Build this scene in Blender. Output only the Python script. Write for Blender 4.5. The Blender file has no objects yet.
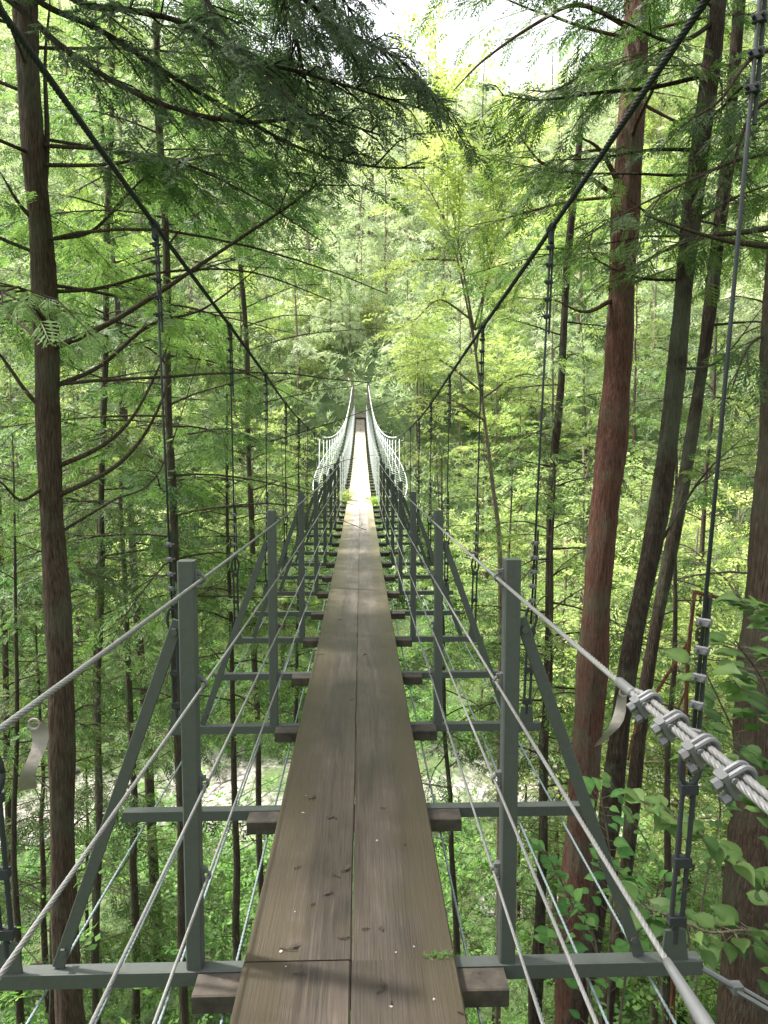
import bpy, math, random
import numpy as np
from mathutils import Vector, Matrix, Euler

random.seed(7)
RNG = np.random.default_rng(7)
SC = bpy.context.scene
COL = SC.collection
R = math.radians

# ------------------------------------------------------------------ camera
CAM_POS = Vector((0.03, 0.0, 1.47))
PITCH, YAW, FPX = 4.7, 1.78, 740.0
CAM_ROT = Euler((R(90 - PITCH), 0, R(-YAW)), 'XYZ')
CAM_M = CAM_ROT.to_matrix()

def at(px, py, d):
    """world point seen at photo pixel (px,py), at depth d along the view axis"""
    v = Vector(((px - 384) / FPX * d, (512 - py) / FPX * d, -d))
    return CAM_POS + CAM_M @ v

cam = bpy.data.cameras.new('camera'); cam_ob = bpy.data.objects.new('camera', cam)
COL.objects.link(cam_ob); cam_ob.location = CAM_POS; cam_ob.rotation_euler = CAM_ROT
cam.lens = FPX / 1024 * 36; cam.sensor_width = 36; cam.sensor_fit = 'AUTO'
cam.clip_start = 0.05; cam.clip_end = 2000
SC.camera = cam_ob

# ------------------------------------------------------------------ materials
def new_mat(name):
    m = bpy.data.materials.new(name); m.use_nodes = True
    nt = m.node_tree
    for n in list(nt.nodes): nt.nodes.remove(n)
    return m, nt, nt.nodes, nt.links

def N(nodes, typ, **kw):
    n = nodes.new(typ)
    for k, v in kw.items():
        if k in n.inputs: n.inputs[k].default_value = v
        else: setattr(n, k, v)
    return n

def ramp(nodes, stops):
    r = nodes.new('ShaderNodeValToRGB')
    el = r.color_ramp.elements
    while len(el) < len(stops): el.new(0.5)
    for e, (p, c) in zip(el, stops):
        e.position = p; e.color = (*c, 1) if len(c) == 3 else c
    return r

def foliage_mat(name, dark, mid, light, trans=0.45, tcol=1.3, spec=0.25, rough=0.5, rand=0.35):
    m, nt, ns, ln = new_mat(name)
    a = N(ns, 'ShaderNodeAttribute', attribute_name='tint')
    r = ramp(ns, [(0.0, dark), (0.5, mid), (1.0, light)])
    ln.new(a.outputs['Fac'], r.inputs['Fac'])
    oi = N(ns, 'ShaderNodeObjectInfo')
    mr = N(ns, 'ShaderNodeMapRange'); mr.inputs['To Min'].default_value = 1 - rand; mr.inputs['To Max'].default_value = 1 + rand
    ln.new(oi.outputs['Random'], mr.inputs['Value'])
    hs = N(ns, 'ShaderNodeHueSaturation')
    mh = N(ns, 'ShaderNodeMapRange'); mh.inputs['To Min'].default_value = 0.475; mh.inputs['To Max'].default_value = 0.515
    mul = N(ns, 'ShaderNodeMath', operation='MULTIPLY'); mul.inputs[1].default_value = 7.31
    fr = N(ns, 'ShaderNodeMath', operation='FRACT')
    ln.new(oi.outputs['Random'], mul.inputs[0]); ln.new(mul.outputs[0], fr.inputs[0]); ln.new(fr.outputs[0], mh.inputs['Value'])
    ln.new(mh.outputs[0], hs.inputs['Hue']); ln.new(mr.outputs[0], hs.inputs['Value']); ln.new(r.outputs['Color'], hs.inputs['Color'])
    p = N(ns, 'ShaderNodeBsdfPrincipled', Roughness=rough); p.inputs['Specular IOR Level'].default_value = spec
    ln.new(hs.outputs['Color'], p.inputs['Base Color'])
    t = N(ns, 'ShaderNodeBsdfTranslucent')
    mc = N(ns, 'ShaderNodeMix', data_type='RGBA', blend_type='MULTIPLY'); mc.inputs['Factor'].default_value = 1
    mc.inputs['B'].default_value = (tcol * 0.93, tcol * 1.06, tcol * 0.72, 1)
    ln.new(hs.outputs['Color'], mc.inputs['A']); ln.new(mc.outputs['Result'], t.inputs['Color'])
    mx = N(ns, 'ShaderNodeMixShader'); mx.inputs[0].default_value = trans
    ln.new(p.outputs[0], mx.inputs[1]); ln.new(t.outputs[0], mx.inputs[2])
    o = N(ns, 'ShaderNodeOutputMaterial'); ln.new(mx.outputs[0], o.inputs['Surface'])
    return m

def bark_mat(name, c1, c2, moss=0.25, scale=1.0):
    m, nt, ns, ln = new_mat(name)
    tc = N(ns, 'ShaderNodeTexCoord')
    mp = N(ns, 'ShaderNodeMapping'); mp.inputs['Scale'].default_value = (30 * scale, 30 * scale, 2.6 * scale)
    ln.new(tc.outputs['Object'], mp.inputs['Vector'])
    n1 = N(ns, 'ShaderNodeTexNoise', Scale=2.5, Detail=6.0, Roughness=0.65); ln.new(mp.outputs[0], n1.inputs['Vector'])
    n2 = N(ns, 'ShaderNodeTexNoise', Scale=2.2, Detail=7.0, Roughness=0.65); ln.new(tc.outputs['Object'], n2.inputs['Vector'])
    r = ramp(ns, [(0.3, tuple(x * 0.35 for x in c1)), (0.5, c1), (0.72, c2)])
    ln.new(n1.outputs['Fac'], r.inputs['Fac'])
    r2 = ramp(ns, [(0.48, (0, 0, 0)), (0.62, (1, 1, 1))]); ln.new(n2.outputs['Fac'], r2.inputs['Fac'])
    mm = N(ns, 'ShaderNodeMath', operation='MULTIPLY'); mm.inputs[1].default_value = moss; ln.new(r2.outputs['Color'], mm.inputs[0])
    mx = N(ns, 'ShaderNodeMix', data_type='RGBA'); ln.new(mm.outputs[0], mx.inputs['Factor'])
    ln.new(r.outputs['Color'], mx.inputs['A']); mx.inputs['B'].default_value = (0.11, 0.125, 0.085, 1)
    p = N(ns, 'ShaderNodeBsdfPrincipled', Roughness=0.9); p.inputs['Specular IOR Level'].default_value = 0.15
    ln.new(mx.outputs['Result'], p.inputs['Base Color'])
    b = N(ns, 'ShaderNodeBump', Strength=1.0, Distance=0.05); ln.new(n1.outputs['Fac'], b.inputs['Height']); ln.new(b.outputs[0], p.inputs['Normal'])
    o = N(ns, 'ShaderNodeOutputMaterial'); ln.new(p.outputs[0], o.inputs['Surface'])
    return m

def metal_mat(name, col, metallic=0.6, rough=0.45, grime=0.3, dirt=(0.05, 0.05, 0.035), nscale=9.0):
    m, nt, ns, ln = new_mat(name)
    tc = N(ns, 'ShaderNodeTexCoord')
    n1 = N(ns, 'ShaderNodeTexNoise', Scale=nscale, Detail=6.0, Roughness=0.6); ln.new(tc.outputs['Object'], n1.inputs['Vector'])
    n2 = N(ns, 'ShaderNodeTexNoise', Scale=nscale * 7, Detail=3.0); ln.new(tc.outputs['Object'], n2.inputs['Vector'])
    ad = N(ns, 'ShaderNodeMath', operation='ADD'); ln.new(n1.outputs['Fac'], ad.inputs[0]); ln.new(n2.outputs['Fac'], ad.inputs[1])
    mr = N(ns, 'ShaderNodeMapRange'); mr.inputs['From Min'].default_value = 0.85; mr.inputs['From Max'].default_value = 1.3
    mr.inputs['To Max'].default_value = grime; ln.new(ad.outputs[0], mr.inputs['Value'])
    mx = N(ns, 'ShaderNodeMix', data_type='RGBA'); ln.new(mr.outputs[0], mx.inputs['Factor'])
    mx.inputs['A'].default_value = (*col, 1); mx.inputs['B'].default_value = (*dirt, 1)
    n3 = N(ns, 'ShaderNodeTexNoise', Scale=nscale * 2.2, Detail=9.0, Roughness=0.75); ln.new(tc.outputs['Object'], n3.inputs['Vector'])
    r3 = ramp(ns, [(0.60, (0, 0, 0)), (0.70, (0.8, 0.8, 0.8))]); ln.new(n3.outputs['Fac'], r3.inputs['Fac'])
    mx3 = N(ns, 'ShaderNodeMix', data_type='RGBA'); ln.new(r3.outputs['Color'], mx3.inputs['Factor']); ln.new(mx.outputs['Result'], mx3.inputs['A']); mx3.inputs['B'].default_value = (*[a * 0.6 + b * 0.4 for a, b in zip(col, (0.16, 0.085, 0.045))], 1)
    p = N(ns, 'ShaderNodeBsdfPrincipled', Roughness=rough, Metallic=metallic)
    ln.new(mx3.outputs['Result'], p.inputs['Base Color'])
    mr2 = N(ns, 'ShaderNodeMapRange'); mr2.inputs['To Min'].default_value = rough - 0.12; mr2.inputs['To Max'].default_value = min(1, rough + 0.25)
    ln.new(n1.outputs['Fac'], mr2.inputs['Value']); ln.new(mr2.outputs[0], p.inputs['Roughness'])
    o = N(ns, 'ShaderNodeOutputMaterial'); ln.new(p.outputs[0], o.inputs['Surface'])
    return m

def plank_mat():
    m, nt, ns, ln = new_mat('weathered_plank')
    tc = N(ns, 'ShaderNodeTexCoord'); oi = N(ns, 'ShaderNodeObjectInfo')
    off = N(ns, 'ShaderNodeVectorMath', operation='SCALE'); off.inputs[0].default_value = (13.1, 7.7, 3.3)
    ln.new(oi.outputs['Random'], off.inputs['Scale'])
    pos = N(ns, 'ShaderNodeVectorMath', operation='ADD'); ln.new(tc.outputs['Object'], pos.inputs[0]); ln.new(off.outputs[0], pos.inputs[1])
    # cathedral grain: distorted bands across the width, stretched along the length
    mp = N(ns, 'ShaderNodeMapping'); mp.inputs['Scale'].default_value = (1, 0.07, 1); ln.new(pos.outputs[0], mp.inputs['Vector'])
    nd = N(ns, 'ShaderNodeTexNoise', Scale=5.5, Detail=2.0); ln.new(mp.outputs[0], nd.inputs['Vector'])
    sm = N(ns, 'ShaderNodeMath', operation='MULTIPLY'); sm.inputs[1].default_value = 26.0; ln.new(nd.outputs['Fac'], sm.inputs[0])
    sn = N(ns, 'ShaderNodeMath', operation='SINE'); ln.new(sm.outputs[0], sn.inputs[0])
    mg = N(ns, 'ShaderNodeMapping'); mg.inputs['Scale'].default_value = (75, 1.6, 20); ln.new(pos.outputs[0], mg.inputs['Vector'])
    ng = N(ns, 'ShaderNodeTexNoise', Scale=2.0, Detail=5.0, Roughness=0.65); ln.new(mg.outputs[0], ng.inputs['Vector'])
    g1 = N(ns, 'ShaderNodeMath', operation='MULTIPLY_ADD'); g1.inputs[1].default_value = 0.06; ln.new(sn.outputs[0], g1.inputs[0]); ln.new(ng.outputs['Fac'], g1.inputs[2])
    rc = ramp(ns, [(0.2, (0.05, 0.042, 0.036)), (0.48, (0.16, 0.138, 0.12)), (0.62, (0.20, 0.176, 0.155)), (0.85, (0.28, 0.25, 0.22))])
    ln.new(g1.outputs[0], rc.inputs['Fac'])
    # fine drying cracks along the grain
    mc_ = N(ns, 'ShaderNodeMapping'); mc_.inputs['Scale'].default_value = (60, 0.9, 8); ln.new(pos.outputs[0], mc_.inputs['Vector'])
    nc_ = N(ns, 'ShaderNodeTexNoise', Scale=1.0, Detail=3.0); ln.new(mc_.outputs[0], nc_.inputs['Vector'])
    rk = ramp(ns, [(0.485, (1, 1, 1)), (0.5, (0.25, 0.25, 0.25)), (0.515, (1, 1, 1))]); ln.new(nc_.outputs['Fac'], rk.inputs['Fac'])
    mk = N(ns, 'ShaderNodeMix', data_type='RGBA', blend_type='MULTIPLY'); mk.inputs['Factor'].default_value = 0.55; ln.new(rc.outputs['Color'], mk.inputs['A']); ln.new(rk.outputs['Color'], mk.inputs['B'])
    # worn, dry patches: paler; damp stains: darker
    nw = N(ns, 'ShaderNodeTexNoise', Scale=2.3, Detail=7.0, Roughness=0.62)
    mw = N(ns, 'ShaderNodeMapping'); mw.inputs['Scale'].default_value = (1.6, 0.55, 1); ln.new(pos.outputs[0], mw.inputs['Vector']); ln.new(mw.outputs[0], nw.inputs['Vector'])
    rw = ramp(ns, [(0.3, (0.34, 0.32, 0.30)), (0.48, (0.8, 0.79, 0.78)), (0.68, (1.25, 1.22, 1.18))]); ln.new(nw.outputs['Fac'], rw.inputs['Fac'])
    mu = N(ns, 'ShaderNodeMix', data_type='RGBA', blend_type='MULTIPLY'); mu.inputs['Factor'].default_value = 1
    ln.new(mk.outputs['Result'], mu.inputs['A']); ln.new(rw.outputs['Color'], mu.inputs['B'])
    # fresh ochre streaks where the grain has split
    no = N(ns, 'ShaderNodeTexNoise', Scale=3.1, Detail=3.0); ln.new(mw.outputs[0], no.inputs['Vector'])
    ro = ramp(ns, [(0.60, (0, 0, 0)), (0.70, (1, 1, 1))]); ln.new(no.outputs['Fac'], ro.inputs['Fac'])
    rs = ramp(ns, [(0.56, (0, 0, 0)), (0.64, (1, 1, 1))]); ln.new(ng.outputs['Fac'], rs.inputs['Fac'])
    mo = N(ns, 'ShaderNodeMath', operation='MULTIPLY'); ln.new(ro.outputs['Color'], mo.inputs[0]); ln.new(rs.outputs['Color'], mo.inputs[1])
    mo2 = N(ns, 'ShaderNodeMath', operation='MULTIPLY'); mo2.inputs[1].default_value = 0.7; ln.new(mo.outputs[0], mo2.inputs[0])
    mx1 = N(ns, 'ShaderNodeMix', data_type='RGBA'); ln.new(mo2.outputs[0], mx1.inputs['Factor']); ln.new(mu.outputs['Result'], mx1.inputs['A']); mx1.inputs['B'].default_value = (0.42, 0.31, 0.2, 1)
    # moss and algae along the outer edges (|x| of the bridge)
    sx = N(ns, 'ShaderNodeSeparateXYZ'); ln.new(tc.outputs['Object'], sx.inputs[0])
    ab = N(ns, 'ShaderNodeMath', operation='ABSOLUTE'); ln.new(sx.outputs['X'], ab.inputs[0])
    me = N(ns, 'ShaderNodeMapRange'); me.inputs['From Min'].default_value = 0.12; me.inputs['From Max'].default_value = 0.29; ln.new(ab.outputs[0], me.inputs['Value'])
    nm = N(ns, 'ShaderNodeTexNoise', Scale=9.0, Detail=8.0, Roughness=0.7); ln.new(pos.outputs[0], nm.inputs['Vector'])
    ad = N(ns, 'ShaderNodeMath', operation='MULTIPLY_ADD'); ad.inputs[1].default_value = 0.45; ln.new(me.outputs[0], ad.inputs[0]); ln.new(nm.outputs['Fac'], ad.inputs[2])
    rm = ramp(ns, [(0.47, (0, 0, 0)), (0.78, (0.9, 0.9, 0.9))]); ln.new(ad.outputs[0], rm.inputs['Fac'])
    mx2 = N(ns, 'ShaderNodeMix', data_type='RGBA'); ln.new(rm.outputs['Color'], mx2.inputs['Factor']); ln.new(mx1.outputs['Result'], mx2.inputs['A']); mx2.inputs['B'].default_value = (0.115, 0.098, 0.05, 1)
    # sun glare painted into mid-span planks, tree shade into the ends; near wood damp
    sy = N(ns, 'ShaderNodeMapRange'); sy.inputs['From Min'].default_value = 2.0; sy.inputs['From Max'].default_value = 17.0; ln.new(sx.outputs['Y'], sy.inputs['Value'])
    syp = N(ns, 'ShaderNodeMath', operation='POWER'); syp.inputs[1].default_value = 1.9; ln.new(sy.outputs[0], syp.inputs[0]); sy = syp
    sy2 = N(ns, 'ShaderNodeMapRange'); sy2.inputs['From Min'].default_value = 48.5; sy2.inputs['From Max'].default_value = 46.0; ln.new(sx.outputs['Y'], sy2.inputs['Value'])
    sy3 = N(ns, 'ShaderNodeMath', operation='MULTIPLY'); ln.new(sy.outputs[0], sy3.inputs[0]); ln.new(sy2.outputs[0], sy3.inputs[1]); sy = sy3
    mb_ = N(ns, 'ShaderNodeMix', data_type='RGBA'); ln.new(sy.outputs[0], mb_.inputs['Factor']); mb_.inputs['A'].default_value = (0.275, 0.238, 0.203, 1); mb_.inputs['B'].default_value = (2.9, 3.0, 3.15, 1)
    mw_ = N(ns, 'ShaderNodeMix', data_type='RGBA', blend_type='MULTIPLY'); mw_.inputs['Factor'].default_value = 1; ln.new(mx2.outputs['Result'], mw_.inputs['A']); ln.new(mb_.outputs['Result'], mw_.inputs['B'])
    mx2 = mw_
    # per plank tone
    mr = N(ns, 'ShaderNodeMapRange'); mr.inputs['To Min'].default_value = 0.88; mr.inputs['To Max'].default_value = 1.12; ln.new(oi.outputs['Random'], mr.inputs['Value'])
    hs = N(ns, 'ShaderNodeHueSaturation'); ln.new(mr.outputs[0], hs.inputs['Value']); ln.new(mx2.outputs['Result'], hs.inputs['Color'])
    p = N(ns, 'ShaderNodeBsdfPrincipled', Roughness=0.6); p.inputs['Specular IOR Level'].default_value = 0.45
    ln.new(hs.outputs['Color'], p.inputs['Base Color'])
    rr = N(ns, 'ShaderNodeMapRange'); rr.inputs['To Min'].default_value = 0.38; rr.inputs['To Max'].default_value = 0.8; ln.new(nw.outputs['Fac'], rr.inputs['Value']); ln.new(rr.outputs[0], p.inputs['Roughness'])
    b = N(ns, 'ShaderNodeBump', Strength=0.5, Distance=0.006); ln.new(g1.outputs[0], b.inputs['Height']); ln.new(b.outputs[0], p.inputs['Normal'])
    o = N(ns, 'ShaderNodeOutputMaterial'); ln.new(p.outputs[0], o.inputs['Surface'])
    return m

def ground_mat():
    m, nt, ns, ln = new_mat('forest_floor')
    tc = N(ns, 'ShaderNodeTexCoord')
    n1 = N(ns, 'ShaderNodeTexNoise', Scale=0.6, Detail=8.0, Roughness=0.65); ln.new(tc.outputs['Object'], n1.inputs['Vector'])
    n2 = N(ns, 'ShaderNodeTexNoise', Scale=5.0, Detail=8.0, Roughness=0.7); ln.new(tc.outputs['Object'], n2.inputs['Vector'])
    r1 = ramp(ns, [(0.3, (0.03, 0.055, 0.018)), (0.55, (0.075, 0.12, 0.035)), (0.75, (0.11, 0.095, 0.055))]); ln.new(n1.outputs['Fac'], r1.inputs['Fac'])
    r2 = ramp(ns, [(0.3, (0.5, 0.5, 0.5)), (0.7, (1.4, 1.4, 1.4))]); ln.new(n2.outputs['Fac'], r2.inputs['Fac'])
    mu = N(ns, 'ShaderNodeMix', data_type='RGBA', blend_type='MULTIPLY'); mu.inputs['Factor'].default_value = 1
    ln.new(r1.outputs['Color'], mu.inputs['A']); ln.new(r2.outputs['Color'], mu.inputs['B'])
    # pale stones on the valley floor
    sx = N(ns, 'ShaderNodeSeparateXYZ'); ln.new(tc.outputs['Object'], sx.inputs[0])
    zz = N(ns, 'ShaderNodeMath', operation='MULTIPLY_ADD'); zz.inputs[1].default_value = 2.6; ln.new(n1.outputs['Fac'], zz.inputs[0]); ln.new(sx.outputs['Z'], zz.inputs[2])
    mr = N(ns, 'ShaderNodeMapRange'); mr.inputs['From Min'].default_value = -12.0; mr.inputs['From Max'].default_value = -12.8; ln.new(zz.outputs[0], mr.inputs['Value'])
    vo = N(ns, 'ShaderNodeTexVoronoi', Scale=3.4); ln.new(tc.outputs['Object'], vo.inputs['Vector'])
    r3 = ramp(ns, [(0.0, (0.55, 0.50, 0.45)), (0.45, (0.42, 0.385, 0.34)), (0.8, (0.10, 0.09, 0.08))]); ln.new(vo.outputs['Distance'], r3.inputs['Fac'])
    mu2 = N(ns, 'ShaderNodeMix', data_type='RGBA', blend_type='MULTIPLY'); mu2.inputs['Factor'].default_value = 1
    ln.new(r3.outputs['Color'], mu2.inputs['A']); ln.new(r2.outputs['Color'], mu2.inputs['B'])
    mx = N(ns, 'ShaderNodeMix', data_type='RGBA'); ln.new(mr.outputs[0], mx.inputs['Factor']); ln.new(mu.outputs['Result'], mx.inputs['A']); ln.new(mu2.outputs['Result'], mx.inputs['B'])
    p = N(ns, 'ShaderNodeBsdfPrincipled', Roughness=0.95); ln.new(mx.outputs['Result'], p.inputs['Base Color'])
    b = N(ns, 'ShaderNodeBump', Strength=0.8, Distance=0.2); ln.new(n2.outputs['Fac'], b.inputs['Height']); ln.new(b.outputs[0], p.inputs['Normal'])
    o = N(ns, 'ShaderNodeOutputMaterial'); ln.new(p.outputs[0], o.inputs['Surface'])
    return m

def water_mat():
    m, nt, ns, ln = new_mat('river_water')
    tc = N(ns, 'ShaderNodeTexCoord')
    n1 = N(ns, 'ShaderNodeTexNoise', Scale=0.5, Detail=6.0, Roughness=0.6); ln.new(tc.outputs['Object'], n1.inputs['Vector'])
    r = ramp(ns, [(0.35, (0.16, 0.36, 0.32)), (0.6, (0.28, 0.50, 0.45)), (0.72, (0.7, 0.78, 0.75))]); ln.new(n1.outputs['Fac'], r.inputs['Fac'])
    n2 = N(ns, 'ShaderNodeTexNoise', Scale=3.0, Detail=4.0); ln.new(tc.outputs['Object'], n2.inputs['Vector'])
    p = N(ns, 'ShaderNodeBsdfPrincipled', Roughness=0.35); ln.new(r.outputs['Color'], p.inputs['Base Color'])
    b = N(ns, 'ShaderNodeBump', Strength=0.35, Distance=0.1); ln.new(n2.outputs['Fac'], b.inputs['Height']); ln.new(b.outputs[0], p.inputs['Normal'])
    o = N(ns, 'ShaderNodeOutputMaterial'); ln.new(p.outputs[0], o.inputs['Surface'])
    return m

def plain_mat(name, c1, c2, rough=0.8, scale=20.0, bump=0.2):
    m, nt, ns, ln = new_mat(name)
    tc = N(ns, 'ShaderNodeTexCoord')
    n1 = N(ns, 'ShaderNodeTexNoise', Scale=scale, Detail=6.0, Roughness=0.6); ln.new(tc.outputs['Object'], n1.inputs['Vector'])
    r = ramp(ns, [(0.3, c1), (0.7, c2)]); ln.new(n1.outputs['Fac'], r.inputs['Fac'])
    p = N(ns, 'ShaderNodeBsdfPrincipled', Roughness=rough); ln.new(r.outputs['Color'], p.inputs['Base Color'])
    b = N(ns, 'ShaderNodeBump', Strength=bump, Distance=0.01); ln.new(n1.outputs['Fac'], b.inputs['Height']); ln.new(b.outputs[0], p.inputs['Normal'])
    o = N(ns, 'ShaderNodeOutputMaterial'); ln.new(p.outputs[0], o.inputs['Surface'])
    return m

M = {}
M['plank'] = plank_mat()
M['sleeper'] = plain_mat('sleeper_wood', (0.012, 0.010, 0.007), (0.066, 0.053, 0.038), 0.85, 14, 0.5)
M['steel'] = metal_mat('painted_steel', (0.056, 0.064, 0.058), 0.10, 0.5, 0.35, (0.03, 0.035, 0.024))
M['glare_steel'] = metal_mat('sun_glare_steel', (0.80, 0.83, 0.83), 0.0, 0.45, 0.15, (0.4, 0.42, 0.4))  # sun glare painted in: whitened copy of the steel for the far span
M['galv'] = metal_mat('galvanised_wire', (0.20, 0.20, 0.195), 0.4, 0.45, 0.6, (0.14, 0.13, 0.11), 16)
M['floorwire'] = metal_mat('floor_wire', (0.20, 0.25, 0.26), 0.35, 0.42, 0.45, (0.13, 0.15, 0.13), 12)
M['darkwire'] = metal_mat('oiled_wire', (0.014, 0.017, 0.018), 0.0, 0.75, 0.5, (0.02, 0.024, 0.022), 12)
M['clip'] = metal_mat('galvanised_clip', (0.13, 0.132, 0.135), 0.4, 0.5, 0.6, (0.12, 0.12, 0.11), 25)
M['paper'] = plain_mat('paper', (0.15, 0.135, 0.11), (0.28, 0.255, 0.22), 0.9, 30, 0.3)
M['concrete'] = plain_mat('tower_concrete', (0.10, 0.09, 0.08), (0.2, 0.18, 0.16), 0.9, 4, 0.3)
M['ground'] = ground_mat()
M['water'] = water_mat()
M['path'] = plain_mat('path_earth', (0.05, 0.04, 0.03), (0.1, 0.08, 0.06), 0.95, 6, 0.4)
M['stone'] = plain_mat('pale_stone', (0.20, 0.18, 0.16), (0.36, 0.33, 0.30), 0.8, 30, 0.3)
M['twig'] = plain_mat('dead_twig', (0.012, 0.009, 0.006), (0.05, 0.035, 0.025), 0.9, 40, 0.3)
M['rock'] = plain_mat('river_rock', (0.14, 0.13, 0.12), (0.30, 0.28, 0.26), 0.9, 4, 0.6)
M['bark_brown'] = bark_mat('bark_brown', (0.085, 0.058, 0.042), (0.17, 0.12, 0.088), 0.4)
M['bark_red'] = bark_mat('bark_red', (0.125, 0.058, 0.043), (0.20, 0.11, 0.085), 0.5)
M['bark_dark'] = bark_mat('bark_dark', (0.042, 0.03, 0.022), (0.10, 0.072, 0.05), 0.55)
M['bark_mid'] = bark_mat('bark_mid', (0.075, 0.058, 0.044), (0.15, 0.12, 0.092), 0.4)
M['bark_pale'] = bark_mat('bark_pale', (0.2, 0.16, 0.12), (0.36, 0.3, 0.23), 0.2)
M['bark_dead'] = bark_mat('bark_dead', (0.14, 0.06, 0.035), (0.26, 0.13, 0.08), 0.0)
M['sugi'] = foliage_mat('cypress_foliage', (0.045, 0.085, 0.028), (0.095, 0.155, 0.05), (0.175, 0.25, 0.085), 0.42, tcol=1.5)
M['sugi_dark'] = foliage_mat('dark_cypress_foliage', (0.07, 0.115, 0.075), (0.115, 0.17, 0.105), (0.17, 0.23, 0.135), 0.55, spec=0.1)
M['mid'] = foliage_mat('plantation_foliage', (0.055, 0.10, 0.034), (0.12, 0.185, 0.06), (0.21, 0.29, 0.10), 0.42, tcol=1.5)
M['broad'] = foliage_mat('maple_foliage', (0.18, 0.25, 0.075), (0.28, 0.35, 0.12), (0.40, 0.46, 0.19), 0.48)
M['far'] = foliage_mat('hazed_far_foliage', (0.28, 0.335, 0.21), (0.42, 0.475, 0.305), (0.56, 0.60, 0.42), 0.42, rand=0.18)  # distance haze put into the leaf colour, paled in place of mist
M['shrub'] = foliage_mat('shrub_foliage', (0.05, 0.125, 0.038), (0.10, 0.205, 0.06), (0.20, 0.32, 0.10), 0.5, spec=0.25, rough=0.5)
M['under'] = foliage_mat('undergrowth_foliage', (0.06, 0.13, 0.03), (0.11, 0.21, 0.045), (0.19, 0.30, 0.075), 0.45)

# ------------------------------------------------------------------ mesh helpers
class MB:
    """collects quads (and their tint / material index) and links them as ONE mesh object"""
    def __init__(s): s.v = []; s.f = []; s.t = []; s.n = 0
    def add(s, v, f, tint=None):
        v = np.asarray(v, np.float32).reshape(-1, 3); f = np.asarray(f, np.int64).reshape(-1, 4)
        s.v.append(v); s.f.append(f + s.n)
        s.t.append(np.full(len(v), 0.5, np.float32) if tint is None else np.broadcast_to(np.asarray(tint, np.float32), (len(v),)))
        s.n += len(v)
    def mesh(s, name, mat, smooth=False):
        v = np.concatenate(s.v); f = np.concatenate(s.f).astype(np.int32)
        me = bpy.data.meshes.new(name)
        me.vertices.add(len(v)); me.vertices.foreach_set('co', v.ravel())
        me.loops.add(f.size); me.loops.foreach_set('vertex_index', f.ravel())
        me.polygons.add(len(f)); me.polygons.foreach_set('loop_start', np.arange(0, f.size, 4, dtype=np.int32))
        me.polygons.foreach_set('loop_total', np.full(len(f), 4, np.int32))
        me.polygons.foreach_set('use_smooth', np.full(len(f), smooth, bool))
        a = me.attributes.new('tint', 'FLOAT', 'POINT'); a.data.foreach_set('value', np.ascontiguousarray(np.concatenate(s.t)))
        me.update(calc_edges=True)
        me.materials.append(mat)
        return me
    def build(s, name, mat, parent=None, smooth=False, loc=None):
        return link(name, s.mesh(name, mat, smooth), parent, loc)

def link(name, data, parent=None, loc=None):
    o = bpy.data.objects.new(name, data); COL.objects.link(o)
    if parent is not None: o.parent = parent
    if loc is not None: o.location = loc
    return o

def tag(o, label=None, cat=None, group=None, kind=None):
    if label: o['label'] = label
    if cat: o['category'] = cat
    if group: o['group'] = group
    if kind: o['kind'] = kind
    return o

def empty(name, loc=(0, 0, 0), rz=0.0):
    o = bpy.data.objects.new(name, None); COL.objects.link(o); o.location = loc; o.rotation_euler = (0, 0, rz)
    o.empty_display_size = 0.2
    return o

BOXF = np.array([[0, 3, 2, 1], [4, 5, 6, 7], [0, 1, 5, 4], [1, 2, 6, 5], [2, 3, 7, 6], [3, 0, 4, 7]])
def box(mb, c, s, rot=None):
    h = np.array(s) / 2
    v = np.array([[-1, -1, -1], [1, -1, -1], [1, 1, -1], [-1, 1, -1], [-1, -1, 1], [1, -1, 1], [1, 1, 1], [-1, 1, 1]]) * h
    if rot is not None: v = v @ np.array(rot).T
    mb.add(v + np.array(c), BOXF)

def bevel_box(mb, c, s, b=0.004, rot=None):
    """box with chamfered long edges: an octagonal prism along its longest axis"""
    s = np.array(s, float); ax = int(np.argmax(s)); o = [i for i in range(3) if i != ax]
    hx, hy, hl = s[o[0]] / 2, s[o[1]] / 2, s[ax] / 2
    ring = [(-hx + b, -hy), (hx - b, -hy), (hx, -hy + b), (hx, hy - b), (hx - b, hy), (-hx + b, hy), (-hx, hy - b), (-hx, -hy + b)]
    v = []
    for e in (-hl, hl):
        for a, d in ring:
            p = [0, 0, 0]; p[o[0]] = a; p[o[1]] = d; p[ax] = e; v.append(p)
    f = [[i, (i + 1) % 8, 8 + (i + 1) % 8, 8 + i] for i in range(8)]
    f += [[0, 1, 4, 5], [1, 2, 3, 4], [5, 6, 7, 0], [8, 9, 12, 13], [9, 10, 11, 12], [13, 14, 15, 8]]
    v = np.array(v)
    if rot is not None: v = v @ np.array(rot).T
    mb.add(v + np.array(c), f)

def bar(mb, p0, p1, w, t, up=(0, 1, 0)):
    """flat bar from p0 to p1: width w across, thickness t along `up`"""
    p0 = np.array(p0, float); p1 = np.array(p1, float); d = p1 - p0; L = np.linalg.norm(d); d /= L
    u = np.array(up, float); u -= d * u.dot(d); u /= np.linalg.norm(u); w_ = np.cross(d, u)
    rot = np.stack([w_, u, d], axis=1)
    bevel_box(mb, (p0 + p1) / 2, (w, t, L), min(w, t) * 0.12, rot)

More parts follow.
